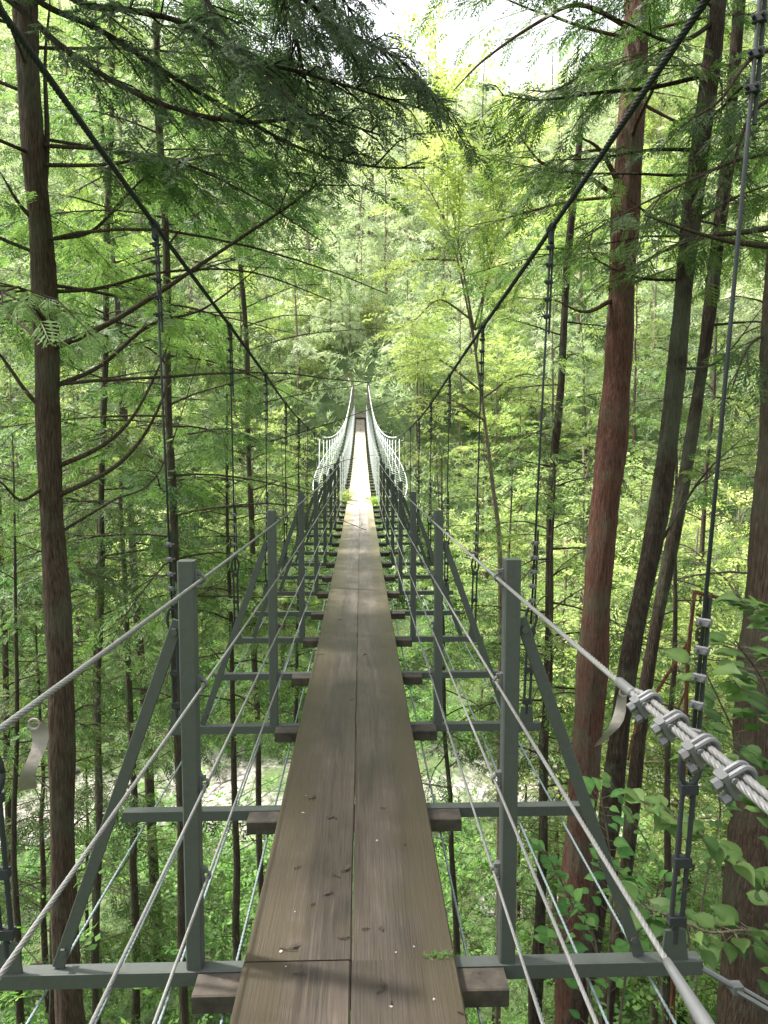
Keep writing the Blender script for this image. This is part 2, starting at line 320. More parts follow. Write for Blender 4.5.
def frames(P):
    P = np.asarray(P, float); T = np.gradient(P, axis=0); T /= np.linalg.norm(T, axis=1, keepdims=True) + 1e-12
    n = np.cross(T[0], [0.0, 0, 1.0]);
    if np.linalg.norm(n) < 0.05: n = np.cross(T[0], [1.0, 0, 0])
    n /= np.linalg.norm(n); Ns = [n]
    for i in range(1, len(P)):
        n = Ns[-1] - T[i] * Ns[-1].dot(T[i]); n /= np.linalg.norm(n) + 1e-12; Ns.append(n)
    Ns = np.array(Ns); return T, Ns, np.cross(T, Ns)

def tube(mb, P, rad, sides=6, lobes=0, pitch=0.09, cap=True, tint=None, rough=0.0, flute=0.0):
    P = np.asarray(P, float); m = len(P); rad = np.broadcast_to(np.asarray(rad, float), (m,))
    T, Nn, B = frames(P)
    ang = np.linspace(0, 2 * np.pi, sides, endpoint=False)
    if lobes:
        s = np.concatenate([[0], np.cumsum(np.linalg.norm(np.diff(P, axis=0), axis=1))])
        prof = 0.72 + 0.28 * np.abs(np.cos(ang * lobes / 2))
        A = ang[None, :] + (s / pitch * 2 * np.pi)[:, None]; rr = rad[:, None] * prof[None, :]
    else:
        A = np.broadcast_to(ang[None, :], (m, sides)); rr = np.broadcast_to(rad[:, None], (m, sides))
    if flute:
        s_ = P[:, 2][:, None]; a_ = ang[None, :]
        rr = rr * (1 + flute * (np.sin(3 * a_ + 0.5 * s_) + 0.7 * np.sin(7 * a_ + 1.1 * np.sin(s_ * 1.3)) + 0.5 * np.sin(12 * a_ - 0.8 * s_)))
    if rough: rr = rr * (1 + RNG.normal(0, rough, rr.shape))
    V = P[:, None, :] + (np.cos(A) * rr)[..., None] * Nn[:, None, :] + (np.sin(A) * rr)[..., None] * B[:, None, :]
    i = np.arange(m - 1)[:, None] * sides; j = np.arange(sides)[None, :]; j2 = (j + 1) % sides
    F = np.stack([i + j, i + j2, i + sides + j2, i + sides + j], axis=-1).reshape(-1, 4)
    V = V.reshape(-1, 3)
    if cap:
        k = len(V); V = np.concatenate([V, P[:1], P[-1:]])
        c = []
        for q in range(0, sides - 1, 2): c += [[k, (q + 2) % sides, q + 1, q], [k + 1, (m - 1) * sides + q, (m - 1) * sides + q + 1, (m - 1) * sides + (q + 2) % sides]]
        F = np.concatenate([F, np.array(c)])
    mb.add(V, F, tint)

def spline(pts, n=12):
    """smooth curve through points (Catmull-Rom)"""
    P = np.array([list(p) for p in pts], float); P = np.concatenate([[2 * P[0] - P[1]], P, [2 * P[-1] - P[-2]]])
    out = []
    t = np.linspace(0, 1, n, endpoint=False)[:, None]
    for i in range(1, len(P) - 2):
        a, b, c, d = P[i - 1], P[i], P[i + 1], P[i + 2]
        out.append(0.5 * ((2 * b) + (-a + c) * t + (2 * a - 5 * b + 4 * c - d) * t ** 2 + (-a + 3 * b - 3 * c + d) * t ** 3))
    out.append(P[-2][None]); return np.concatenate(out)

# ------------------------------------------------------------------ terrain
def smooth(a, b, x):
    t = np.clip((x - a) / (b - a), 0, 1); return t * t * (3 - 2 * t)

def ground_z(x, y):
    x = np.asarray(x, float); y = np.asarray(y, float)
    m = 2.0 * np.sin(x * 0.045 + 0.6) + 1.1 * np.sin(x * 0.11 + 2.0)     # meander
    yy = y - m * smooth(10, 30, y) * (1 - smooth(44, 56, y))
    z = np.where(yy < 0, -0.55 - 0.32 * np.minimum(0, yy + 2.0), 0.0)
    z = np.where(yy >= 0, -0.55 - 13.7 * smooth(-4.5, 18, yy) + 13.7 * smooth(-4.5, 18, 0), z)
    z = np.where(yy > 24, z - 0.8 * smooth(24, 28, yy) + 0.8 * smooth(33, 36, yy), z)
    z = np.where(yy > 36, z + 17.6 * (1 - np.sqrt(np.clip(1 - ((np.clip(yy, 36, 57) - 36) / 21) ** 1.6, 0, 1))) * 0.55 + 17.6 * 0.45 * (np.clip(yy, 36, 57) - 36) / 21, z)
    far = np.maximum(0, yy - 57)
    z = z + np.where(yy > 57, far * 0.63 - 0.0006 * far ** 2, 0)
    z = z + (0.35 * np.sin(x * 0.9 + y * 0.33) + 0.3 * np.sin(y * 0.8 - x * 0.41)) * (0.25 + 0.75 * smooth(2.0, 6.0, np.abs(x))) * np.where(yy < 20, 0.6, 1.0)
    z = z + np.maximum(0, y - 62) * 0.26 * smooth(14, 75, np.abs(x - 10))
    z = z - smooth(172, 240, y) * (40 + 0.6 * np.maximum(0, y - 172))
    z = z + 2.5 * np.sin(x * 0.06 + 1.3) * np.sin(y * 0.05) * smooth(60, 90, y)
    return z

def make_ground():
    xs = np.concatenate([np.linspace(-190, -40, 40), np.linspace(-38, 38, 110), np.linspace(40, 190, 40)])
    ys = np.concatenate([np.linspace(-60, -6, 20), np.linspace(-5, 62, 130), np.linspace(64, 330, 90)])
    X, Y = np.meshgrid(xs, ys); Z = ground_z(X, Y)
    V = np.stack([X, Y, Z], -1).reshape(-1, 3); nx = len(xs)
    i = np.arange(len(ys) - 1)[:, None] * nx + np.arange(nx - 1)[None, :]
    F = np.stack([i, i + 1, i + nx + 1, i + nx], -1).reshape(-1, 4)
    mb = MB(); mb.add(V, F); o = mb.build('ground', M['ground'], smooth=True); tag(o, kind='structure')
    # river: a sheet following the meander
    xs = np.linspace(-120, 120, 120); mm = 2.0 * np.sin(xs * 0.045 + 0.6) + 1.1 * np.sin(xs * 0.11 + 2.0)
    V = np.stack([np.repeat(xs, 2), np.stack([26.0 + mm, 32.0 + mm], 1).ravel(), np.full(240, -14.55)], 1)
    F = np.array([[2 * k, 2 * k + 2, 2 * k + 3, 2 * k + 1] for k in range(119)])
    mb = MB(); mb.add(V, F); tag(mb.build('river', M['water']), kind='structure')
make_ground()

# ------------------------------------------------------------------ the footbridge
def deck(y): return 0.00154 * (np.asarray(y, float) - 6.0) ** 2
END = 56.0
BEAM0, STEP = 1.97, 0.98
PXc = [-7, -3, 0, 2.26, 4.05, 6, 8, 10, 14.3, 18, 22, 27.6, 34, 39.7, 46, 50, 53, END]
PZc = [2.75, 2.08, 1.66, 1.40, 1.17, 0.98, 0.79, 0.62, 0.42, 0.36, 0.40, 0.58, 0.95, 1.42, 2.2, 2.95, 3.75, 4.9]
PXx = [1.34, 1.22, 1.15, 1.10, 1.04, 1.0, 0.97, 0.96, 0.95, 0.95, 0.95, 0.95, 0.92, 0.88, 0.82, 0.76, 0.69, 0.60]
def pchip(xk, yk, x):
    xk = np.array(xk, float); yk = np.array(yk, float); h = np.diff(xk); d = np.diff(yk) / h
    s = np.empty_like(xk); s[1:-1] = (d[:-1] * h[1:] + d[1:] * h[:-1]) / (h[:-1] + h[1:]); s[0] = d[0]; s[-1] = d[-1]
    i = np.clip(np.searchsorted(xk, x) - 1, 0, len(h) - 1); t = (x - xk[i]) / h[i]
    return ((2 * t ** 3 - 3 * t ** 2 + 1) * yk[i] + (t ** 3 - 2 * t ** 2 + t) * h[i] * s[i] + (-2 * t ** 3 + 3 * t ** 2) * yk[i + 1] + (t ** 3 - t ** 2) * h[i] * s[i + 1])
def cable_pos(y, side):
    y = np.asarray(y, float)
    return np.stack([side * pchip(PXc, PXx, y), y, 1.47 + pchip(PXc, PZc, y)], -1)

bridge = empty('suspension_footbridge', (0, 0, 0))
tag(bridge, 'narrow wooden plank suspension footbridge with grey steel posts and wire cables crossing the valley', 'footbridge')

# planks, two abreast
def plank(x0, x1, y0, y1):
    n = 9; ys = np.linspace(y0, y1, n); zt = deck(ys); th = 0.045; c = 0.005
    jx = RNG.normal(0, 0.0012, (n, 2))
    rows = []
    for i, y in enumerate(ys):
        a, b = x0 + jx[i, 0], x1 + jx[i, 1]; z = zt[i]
        rows.append([(a, y, z - th), (a, y, z - c), (a + c, y, z), (b - c, y, z), (b, y, z - c), (b, y, z - th)])
    V = np.array(rows).reshape(-1, 3)
    F = [[i * 6 + j, i * 6 + (j + 1) % 6, (i + 1) * 6 + (j + 1) % 6, (i + 1) * 6 + j] for i in range(n - 1) for j in range(6)]
    F = [f[::-1] for f in F]
    e = (n - 1) * 6
    F += [[0, 1, 2, 5], [2, 3, 4, 5], [e + 5, e + 2, e + 1, e], [e + 5, e + 4, e + 3, e + 2]]
    mb = MB(); mb.add(V, F); return mb
joints = [BEAM0 - 3.9] + [BEAM0 + 0.03 + k * 3.92 for k in range(14)] + [END + 0.3]
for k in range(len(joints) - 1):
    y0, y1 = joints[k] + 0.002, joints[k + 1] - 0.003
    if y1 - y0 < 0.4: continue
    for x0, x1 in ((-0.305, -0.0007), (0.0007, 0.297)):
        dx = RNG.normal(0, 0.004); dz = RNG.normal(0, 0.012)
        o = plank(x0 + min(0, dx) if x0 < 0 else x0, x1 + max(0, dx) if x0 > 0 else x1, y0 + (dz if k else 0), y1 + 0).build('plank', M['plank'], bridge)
# crossbeams with sleepers; posts, braces, clips
RAILZ = (1.09, 0.79, 0.50, 0.225)
nb = int((END - BEAM0) / STEP)
for k in range(nb + 1):
    y = BEAM0 + k * STEP; z = float(deck(y)) - 0.048
    has_post = (k % 2 == 0); w = 1.03 if has_post else 0.97
    mb = MB()
    # L-section: a standing leaf and a flat leaf
    box(mb, (0, y + 0.060, z - 0.021), (2 * w, 0.007, 0.042)); box(mb, (0, y + 0.0835, z - 0.0035), (2 * w - 0.001, 0.039, 0.007))
    b = mb.build('crossbeam', M['steel'], bridge)
    mb = MB(); bevel_box(mb, (0.0, y + 0.01, z - 0.029), (0.88, 0.09, 0.056), 0.004); mb.build('sleeper', M['sleeper'], b)
    if has_post:
        for s in (-1, 1):
            mb = MB()
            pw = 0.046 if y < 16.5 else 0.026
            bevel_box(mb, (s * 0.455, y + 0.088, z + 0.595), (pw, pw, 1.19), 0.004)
            stl = M['steel'] if y < 16.5 else M['glare_steel']  # far posts and braces get the steel with glare in its colour
            p = mb.build('post', stl, bridge)
            mb = MB(); bar(mb, (s * 0.482, y + 0.088, z + 1.02), (s * 0.85, y + 0.088, z + 0.004), 0.034 if y < 16.5 else 0.016, 0.012, (0, 1, 0))
            if k < 12:
                for e in (0.03, 0.95): 
                    c = np.array([s * (0.482 + 0.368 * e), y + 0.088, z + 1.02 - 1.016 * e]); tube(mb, [c - np.array([0, 0.016, 0]), c + np.array([0, 0.016, 0])], 0.011, 6)
            mb.build('brace', stl, p)
            if k < 18:
                for rz in RAILZ:
                    mb = MB(); zz = z + 0.048 + rz
                    a = np.linspace(-0.5 * np.pi, 0.5 * np.pi, 9); cx = s * 0.420
                    U = np.stack([cx - s * (0.012 * np.cos(a)) , np.full(9, y + 0.088), zz + 0.012 * np.sin(a)], 1)
                    U = np.concatenate([[[s * 0.4315, y + 0.088, zz - 0.012]], U, [[s * 0.4315, y + 0.088, zz + 0.012]]])
                    tube(mb, U, 0.0045, 6)
                    box(mb, (s * 0.4290, y + 0.088, zz), (0.006, 0.02, 0.05))
                    for q in (-0.018, 0.018): box(mb, (s * 0.421, y + 0.083 + q * 0.3, zz + q), (0.012, 0.012, 0.008))
                    mb.build('cable_clip', M['clip'], p)
            # end plate that takes the hanger
            mb = MB(); cx = 0.95 if s > 0 else -0.985
            V = [(cx - 0.045, 0), (cx + 0.045, 0), (cx + 0.03, 0.07), (cx - 0.03, 0.07)]
            vv = [(a, y + 0.066, z - 0.05 + c2 * 2) for a, c2 in V] + [(a, y + 0.076, z - 0.05 + c2 * 2) for a, c2 in V]
            mb.add(vv, BOXF); mb.build('end_plate', M['steel'], b)

# handrail wires
YN = -1.6
for s in (-1, 1):
    for rz in RAILZ:
        mb = MB(); r_ = 0.0050 if rz > 1 else 0.0042
        y0 = 0.80 if (s > 0 and rz == RAILZ[1]) else YN
        ya = np.arange(y0, 5.2, 0.007); P = np.stack([np.full_like(ya, s * 0.413), ya, deck(ya) + rz + 0.0], 1)
        tube(mb, P, r_, 24, 6, 0.075)
        yb = np.arange(5.19, END + 0.4, 0.4); P = np.stack([np.full_like(yb, s * 0.413), yb, deck(yb) + rz], 1)
        tube(mb, P, r_ * 0.95, 6)
        h = mb.build('handrail_wire', M['galv'], bridge, smooth=True)
        if s > 0 and rz == RAILZ[0]:
            # turned-back tail of the wire held with four saddle clips
            ya = np.arange(YN, 1.045, 0.006); off = 0.0098 * (1 - smooth(0.985, 1.045, ya))
            P = np.stack([0.413 + off * 0.85, ya, deck(ya) + rz + off * 0.53], 1)
            mb = MB(); tube(mb, P, r_ * 0.98, 18, 6, 0.075); mb.build('wire_tail', M['galv'], h, smooth=True)
            mb = MB(); ya = np.arange(1.01, 1.065, 0.006); tube(mb, np.stack([np.full_like(ya, 0.4135), ya, deck(ya) + rz], 1), 0.0078, 12); mb.build('sleeve', M['clip'], h, smooth=True)
            for yc in (0.965, 0.882, 0.802, 0.725):
                zc = float(deck(yc)) + rz; mb = MB()
                d = np.array([-0.85, 0, -0.53]); d /= np.linalg.norm(d)      # from the live wire to the tail
                c = np.array([0.413, yc, zc]) - d * 0.0049
                n2 = np.cross([0, 1.0, 0], d)
                rot = np.stack([n2, [0, 1, 0], d], 1)
                bevel_box(mb, c + d * 0.01368, (0.02736, 0.01944, 0.01008), 0.00216, rot)
                bevel_box(mb, c + d * 0.00720, (0.01584, 0.02448, 0.00720), 0.00216, rot)
                for e in (-0.00576, 0.00576):
                    a = np.linspace(0, np.pi, 11)
                    U = np.stack([c + np.array([0, e, 0]) + n2 * 0.00900 * math.cos(t) - d * (0.00720 + 0.00756 * math.sin(t)) for t in a])
                    U = np.concatenate([[U[0] + d * 0.03456], U, [U[-1] + d * 0.03456]]) if e < 0 else np.concatenate([[U[0] + d * 0.02160], U, [U[-1] + d * 0.02160]])
                    tube(mb, U, 0.00360, 8)
                for q in (-0.00900, 0.00900):
                    hx = np.stack([c + n2 * q + np.array([0, -0.00576, 0]) + d * 0.01944, c + n2 * q + np.array([0, -0.00576, 0]) + d * 0.02736])
                    tube(mb, hx, 0.00662, 6)
                mb.build('saddle_clip', M['clip'], h)
        if s > 0 and rz == RAILZ[1]:
            mb = MB(); ya = np.linspace(0.42, 0.87, 24); P = np.stack([np.full_like(ya, 0.413), ya, deck(ya) + rz], 1)
            tube(mb, P, np.interp(ya, [0.42, 0.77, 0.80, 0.87], [0.0095, 0.0095, 0.0080, 0.0056]), 12); mb.build('swaged_end', M['clip'], h, smooth=True)
# floor wires under the beams
for s in (-1, 1):
    for x in (0.355, 0.525, 0.70, 0.885):
        mb = MB(); ya = np.arange(-1.6, 5, 0.02); P = np.stack([np.full_like(ya, s * x), ya, deck(ya) - 0.115], 1); tube(mb, P, 0.0056, 10, 5, 0.09)
        yb = np.arange(4.99, END, 0.45); tube(mb, np.stack([np.full_like(yb, s * x), yb, deck(yb) - 0.115], 1), 0.0054, 6)
        mb.build('floor_wire', M['floorwire'], bridge, smooth=True)
# main cables
for s in (-1, 1):
    mb = MB(); ya = np.arange(-5.0, 8, 0.012); tube(mb, cable_pos(ya, s), 0.0135, 24, 6, 0.15)
    yb = np.arange(7.99, 19.2, 0.3); tube(mb, cable_pos(yb, s), 0.013, 8)
    mc = mb.build('main_cable', M['darkwire'], bridge, smooth=True)
    mb = MB(); yb = np.arange(19.0, END, 0.3); tube(mb, cable_pos(yb, s), 0.015, 8); mb.build('glare_length', M['glare_steel'], mc, smooth=True)  # same cable; its sunlit glare is painted as near-white steel

def clip(mb, c, d, n, sz):
    """small U-bolt clip on a rope running along d at c; its nuts stand out along n"""
    d = np.array(d, float); d /= np.linalg.norm(d); n = np.array(n, float); n -= d * n.dot(d); n /= np.linalg.norm(n); t = np.cross(d, n)
    rot = np.stack([t, d, n], 1)
    bevel_box(mb, np.array(c) + n * sz * 0.45, (sz * 1.5, sz * 1.0, sz * 0.6), sz * 0.12, rot)
    for q in (-0.5, 0.5): tube(mb, np.stack([c + t * q * sz - n * sz * 0.2, c + t * q * sz + n * sz * 1.45]), sz * 0.22, 6)
    a = np.linspace(0, np.pi, 7); tube(mb, np.stack([c + t * 0.5 * sz * math.cos(x) - n * sz * (0.2 + 0.45 * math.sin(x)) for x in a]), sz * 0.2, 6)

for k in range(0, nb + 1, 2):
    y = BEAM0 + k * STEP; z = float(deck(y)) - 0.048; yh = y + 0.071
    for s in (-1, 1):
        top = cable_pos(yh, s); bot = np.array([0.95 if s > 0 else -0.985, yh, z + 0.06])
        up = top - bot; L = np.linalg.norm(up); u = up / L
        mb = MB(); tube(mb, [bot + u * (0.50 if k < 10 else 0), top], 0.0062 if y < 17 else 0.009, 8)
        lit = M['darkwire'] if y < 17 else M['glare_steel']
        h = mb.build('hanger', lit, bridge, smooth=True)
        if k < 12:
            # rigging screw: two rods between eyes
            mb = MB(); side = np.array([1.0, 0, 0])
            for q in (-0.016, 0.016): tube(mb, [bot + u * 0.06 + side * q, bot + u * 0.46 + side * q], 0.0075, 8)
            for e in (0.06, 0.24, 0.46): box(mb, bot + u * e, (0.05, 0.026, 0.028))
            tube(mb, [bot - u * 0.01, bot + u * 0.07], 0.009, 8)
            mb.build('turnbuckle', M['darkwire'], h)
            a = np.linspace(0, 2 * np.pi, 17)
            mb = MB(); tube(mb, np.stack([bot + u * (0.535 + 0.065 * math.sin(t)) + side * 0.03 * math.cos(t) for t in a]), 0.008, 6); mb.build('thimble', M['darkwire'], h, smooth=True)
            for qa, qb in ((bot + u * 0.60, bot + u * 1.02), (top - u * 0.55, top - u * 0.05)):
                mb = MB(); tube(mb, [qa + side * 0.016, qb + side * 0.013], 0.006, 6); mb.build('rope_tail', M['darkwire'], h)
            spots = [bot + u * e for e in (0.63, 0.71, 0.79, 0.87, 0.95)] + [top - u * e for e in (0.10, 0.19, 0.28, 0.37, 0.46)]
            for c in spots:
                mb = MB(); clip(mb, np.array(c) + side * 0.008, u, (-0.7, -0.7, 0), 0.024); mb.build('rope_clip', M['clip'] if np.linalg.norm(c - bot) < 1.1 else M['darkwire'], h)
        # band around the main cable
        mb = MB(); cy = np.array([yh - 0.03, yh + 0.03]); tube(mb, cable_pos(cy, s), 0.021, 10); box(mb, top - np.array([0, 0, 0.045]), (0.02, 0.05, 0.06))
        mb.build('cable_band', M['darkwire'] if y < 17 else M['galv'], h)
# wind stays at the first beam and mid-span
for s in (-1, 1):
    for y0, far_p in ((BEAM0 + 0.06, (3.4, 1.1, -1.1)), ):
        a = np.array([s * 1.03, y0, float(deck(y0)) - 0.07]); b = np.array([s * far_p[0], far_p[1], far_p[2]]); d = (b - a) / np.linalg.norm(b - a)
        mb = MB(); tube(mb, [a + d * 0.4, b], 0.007, 8); h = mb.build('wind_stay', M['darkwire'], bridge, smooth=True)
        mb = MB(); n = np.cross(d, [0, 0, 1.0]); n /= np.linalg.norm(n)
        for q in (-0.014, 0.014): tube(mb, [a + d * 0.1 + n * q, a + d * 0.42 + n * q], 0.006, 6)
        for e in (0.1, 0.42): box(mb, a + d * e, (0.03, 0.03, 0.025))
        tube(mb, [a, a + d * 0.1], 0.009, 8); mb.build('turnbuckle', M['clip'], h)
    # curved wind guys beside the deck, tied to it: they flare out in mid span
    ya = np.arange(18.0, 51.0, STEP); t = (ya - 18) / 33; bow = 4 * t * (1 - t)
    for lev, (ox, oz) in enumerate(((0.95, 0.30), (0.65, 0.16), (0.35, 0.05))):
        P = np.stack([s * (0.95 + ox * bow), ya, deck(ya) - 0.10 - oz * bow], 1)
        mb = MB(); tube(mb, P, 0.009 if lev == 0 else 0.005, 6); g = mb.build('wind_guy', M['glare_steel'], bridge, smooth=True)
        if lev == 0:
            for i in range(2, len(ya) - 1):
                mb = MB(); tube(mb, [P[i], (s * 0.97, ya[i], float(deck(ya[i])) - 0.07)], 0.006, 5); mb.build('guy_tie', M['glare_steel'], g)
# far tower
t = MB()
for s in (-1, 1): bevel_box(t, (s * 0.60, END + 0.3, float(deck(END)) + 0.6), (0.2, 0.24, 4.4), 0.02)
t.build('tower', M['concrete'], bridge)

# paper tags tied to the handrails
def paper_tag(px, py, d, label, lean):
    p = at(px, py, d)
    mb = MB(); n = 9; u = np.linspace(0, 1, n)
    V = []
    for q in u:
        cx = lean * q * 0.05 + 0.006 * math.sin(q * 5); z = -0.085 * q
        V += [(cx - 0.009, 0.006 * math.sin(q * 7), z), (cx + 0.009, 0.010 * math.sin(q * 7 + 0.6) + 0.003, z - 0.004 * lean)]
    V = np.array(V); F = [[2 * i, 2 * i + 1, 2 * i + 3, 2 * i + 2] for i in range(n - 1)]
    mb.add(V, F)
    a = np.linspace(0, 2 * np.pi, 13)
    o = mb.build('paper_tag', M['paper'], loc=p, smooth=True); tag(o, label, 'paper tag')
    mb = MB(); tube(mb, np.stack([0.0065 * np.cos(a), np.zeros(13), 0.001 + 0.0065 * np.sin(a)], 1), 0.0016, 5); mb.build('tie', M['paper'], o)
paper_tag(624, 693, 1.12, 'pale paper strip tied to the right handrail beside the saddle clips', -0.55)
paper_tag(34, 725, 0.90, 'pale paper strip tied to the left handrail wire', -0.15)

# ------------------------------------------------------------------ foliage prototypes (kites of four vertices)
def kite(base, tip, w, nrm, fold=0.0):
    base = np.array(base, float); tip = np.array(tip, float); d = tip - base; sd = np.cross(nrm, d); sd /= np.linalg.norm(sd) + 1e-9
    m = base + d * 0.42
    return [base, m + sd * w + np.array(nrm) * fold, tip, m - sd * w + np.array(nrm) * fold]

def spray_conifer(level, rg):
    """flat feathery spray along +x, unit length"""
    K = []; up = np.array([0, 0, 1.0])
    nside = {3: 13, 2: 9, 1: 5}[level]
    for i in range(nside):
        t = 0.10 + 0.85 * i / (nside - 1); sgn = 1 if i % 2 else -1
        l = (0.42 * (1 - t) ** 0.6 + 0.10) * rg.uniform(0.8, 1.15); a = R(rg.uniform(38, 58))
        b = np.array([t, 0, -0.10 * t * t]); e = b + np.array([math.cos(a) * l, sgn * math.sin(a) * l, -0.12 * l + rg.uniform(-.05, .03)])
        nr = np.array([rg.normal(0, .4), rg.normal(0, .4), 1.0])
        K.append(kite(b, e, {3: 0.032, 2: 0.042, 1: 0.075}[level], nr))
        if level == 3:
            for j in range(4):
                u = 0.25 + 0.2 * j; s2 = 1 if j % 2 else -1; b2 = b + (e - b) * u; aa = math.atan2(e[1] - b[1], e[0] - b[0]) + s2 * R(42)
                l2 = 0.11 * (1.1 - 0.5 * u) * rg.uniform(0.8, 1.2)
                K.append(kite(b2, b2 + np.array([math.cos(aa) * l2, math.sin(aa) * l2, rg.uniform(-.03, .01)]), 0.023, nr))
        elif level == 2:
            for j in range(2):
                s2 = 1 if j % 2 else -1; b2 = b + (e - b) * (0.35 + 0.25 * j); aa = math.atan2(e[1] - b[1], e[0] - b[0]) + s2 * R(45)
                K.append(kite(b2, b2 + np.array([math.cos(aa) * .14, math.sin(aa) * .14, -.02]), 0.024, nr))
    K.append(kite((0, 0, 0), (1.0, 0, -0.12), 0.018 if level > 1 else 0.04, up))
    return np.array(K)

def spray_leaf(n, rg, size=0.2, aspect=0.3, spread=1.0):
    """leafy twig: n separate leaves set alternately along a unit twig"""
    K = []
    for i in range(n):
        t = 0.12 + 0.86 * i / max(1, n - 1); sgn = 1 if i % 2 else -1
        l = size * rg.uniform(0.75, 1.25); a = R(rg.uniform(35, 80)) * spread
        b = np.array([t, sgn * 0.02, rg.uniform(-.04, .04)]); e = b + np.array([math.cos(a) * l, sgn * math.sin(a) * l, rg.uniform(-.35, .12) * l])
        K.append(kite(b, e, l * aspect, np.array([rg.normal(0, .35), rg.normal(0, .35), 1.0]), 0.0))
    return np.array(K)

def spray_tuft(n, rg):
    K = []
    for i in range(n):
        d = rg.normal(0, 1, 3); d[2] = abs(d[2]) * 0.6; d /= np.linalg.norm(d); d[0] += 0.5
        b = rg.normal(0, 0.12, 3); K.append(kite(b, b + d * rg.uniform(.4, .75), 0.075, rg.normal(0, 1, 3)))
    return np.array(K)

PR = np.random.default_rng(11)
SPR = {
    'hi': [spray_conifer(3, PR) for _ in range(5)], 'md': [spray_conifer(2, PR) for _ in range(5)], 'lo': [spray_conifer(1, PR) for _ in range(5)],
    'leaf': [spray_leaf(9, PR, 0.26, 0.30) for _ in range(5)], 'leaf_md': [spray_leaf(8, PR, 0.30, 0.30) for _ in range(5)],
    'tuft': [spray_tuft(9, PR) for _ in range(6)],
}

def place_sprays(mb, kind, pos, dirs, size, rg, tint, roll=0.45, up=None):
    """pos (m,3), dirs (m,3) twig directions, size (m,), tint (m,)"""
    m = len(pos)
    if m == 0: return
    D = dirs / (np.linalg.norm(dirs, axis=1, keepdims=True) + 1e-9)
    U = np.zeros((m, 3)); U[:, 2] = 1; U = U + rg.normal(0, roll, (m, 3))
    if up is not None: U = U + up
    U = U - D * np.sum(U * D, 1, keepdims=True); U /= np.linalg.norm(U, axis=1, keepdims=True) + 1e-9
    S = np.cross(U, D)
    which = rg.integers(0, len(SPR[kind]), m)
    for w in range(len(SPR[kind])):
        ix = np.where(which == w)[0]
        if len(ix) == 0: continue
        P = SPR[kind][w].reshape(-1, 3); k = len(P)
        fl = np.where(rg.random(len(ix)) < 0.5, -1.0, 1.0)
        V = (P[None, :, 0, None] * D[ix][:, None, :] + P[None, :, 1, None] * (S[ix] * fl[:, None])[:, None, :] + P[None, :, 2, None] * U[ix][:, None, :]) * size[ix][:, None, None] + pos[ix][:, None, :]
        F = np.arange(len(ix) * k).reshape(-1, 4)
        T = np.repeat(np.clip(tint[ix], 0, 1), k) + rg.normal(0, 0.15, len(ix) * k // 4).repeat(4)
        mb.add(V.reshape(-1, 3), F, np.clip(T, 0, 1))

def limb_path(p0, az, L, up0, curve, rg, n=9, wob=0.05):
    """limb that leaves p0 at azimuth az, elevation up0, bending by `curve` along its length"""
    P = [np.array(p0, float)]; el = up0; a = az
    for i in range(n - 1):
        st = L / (n - 1); P.append(P[-1] + st * np.array([math.cos(a) * math.cos(el), math.sin(a) * math.cos(el), math.sin(el)]))
        el += curve / (n - 1) + rg.normal(0, wob); a += rg.normal(0, wob * 1.4)
    return np.array(P)

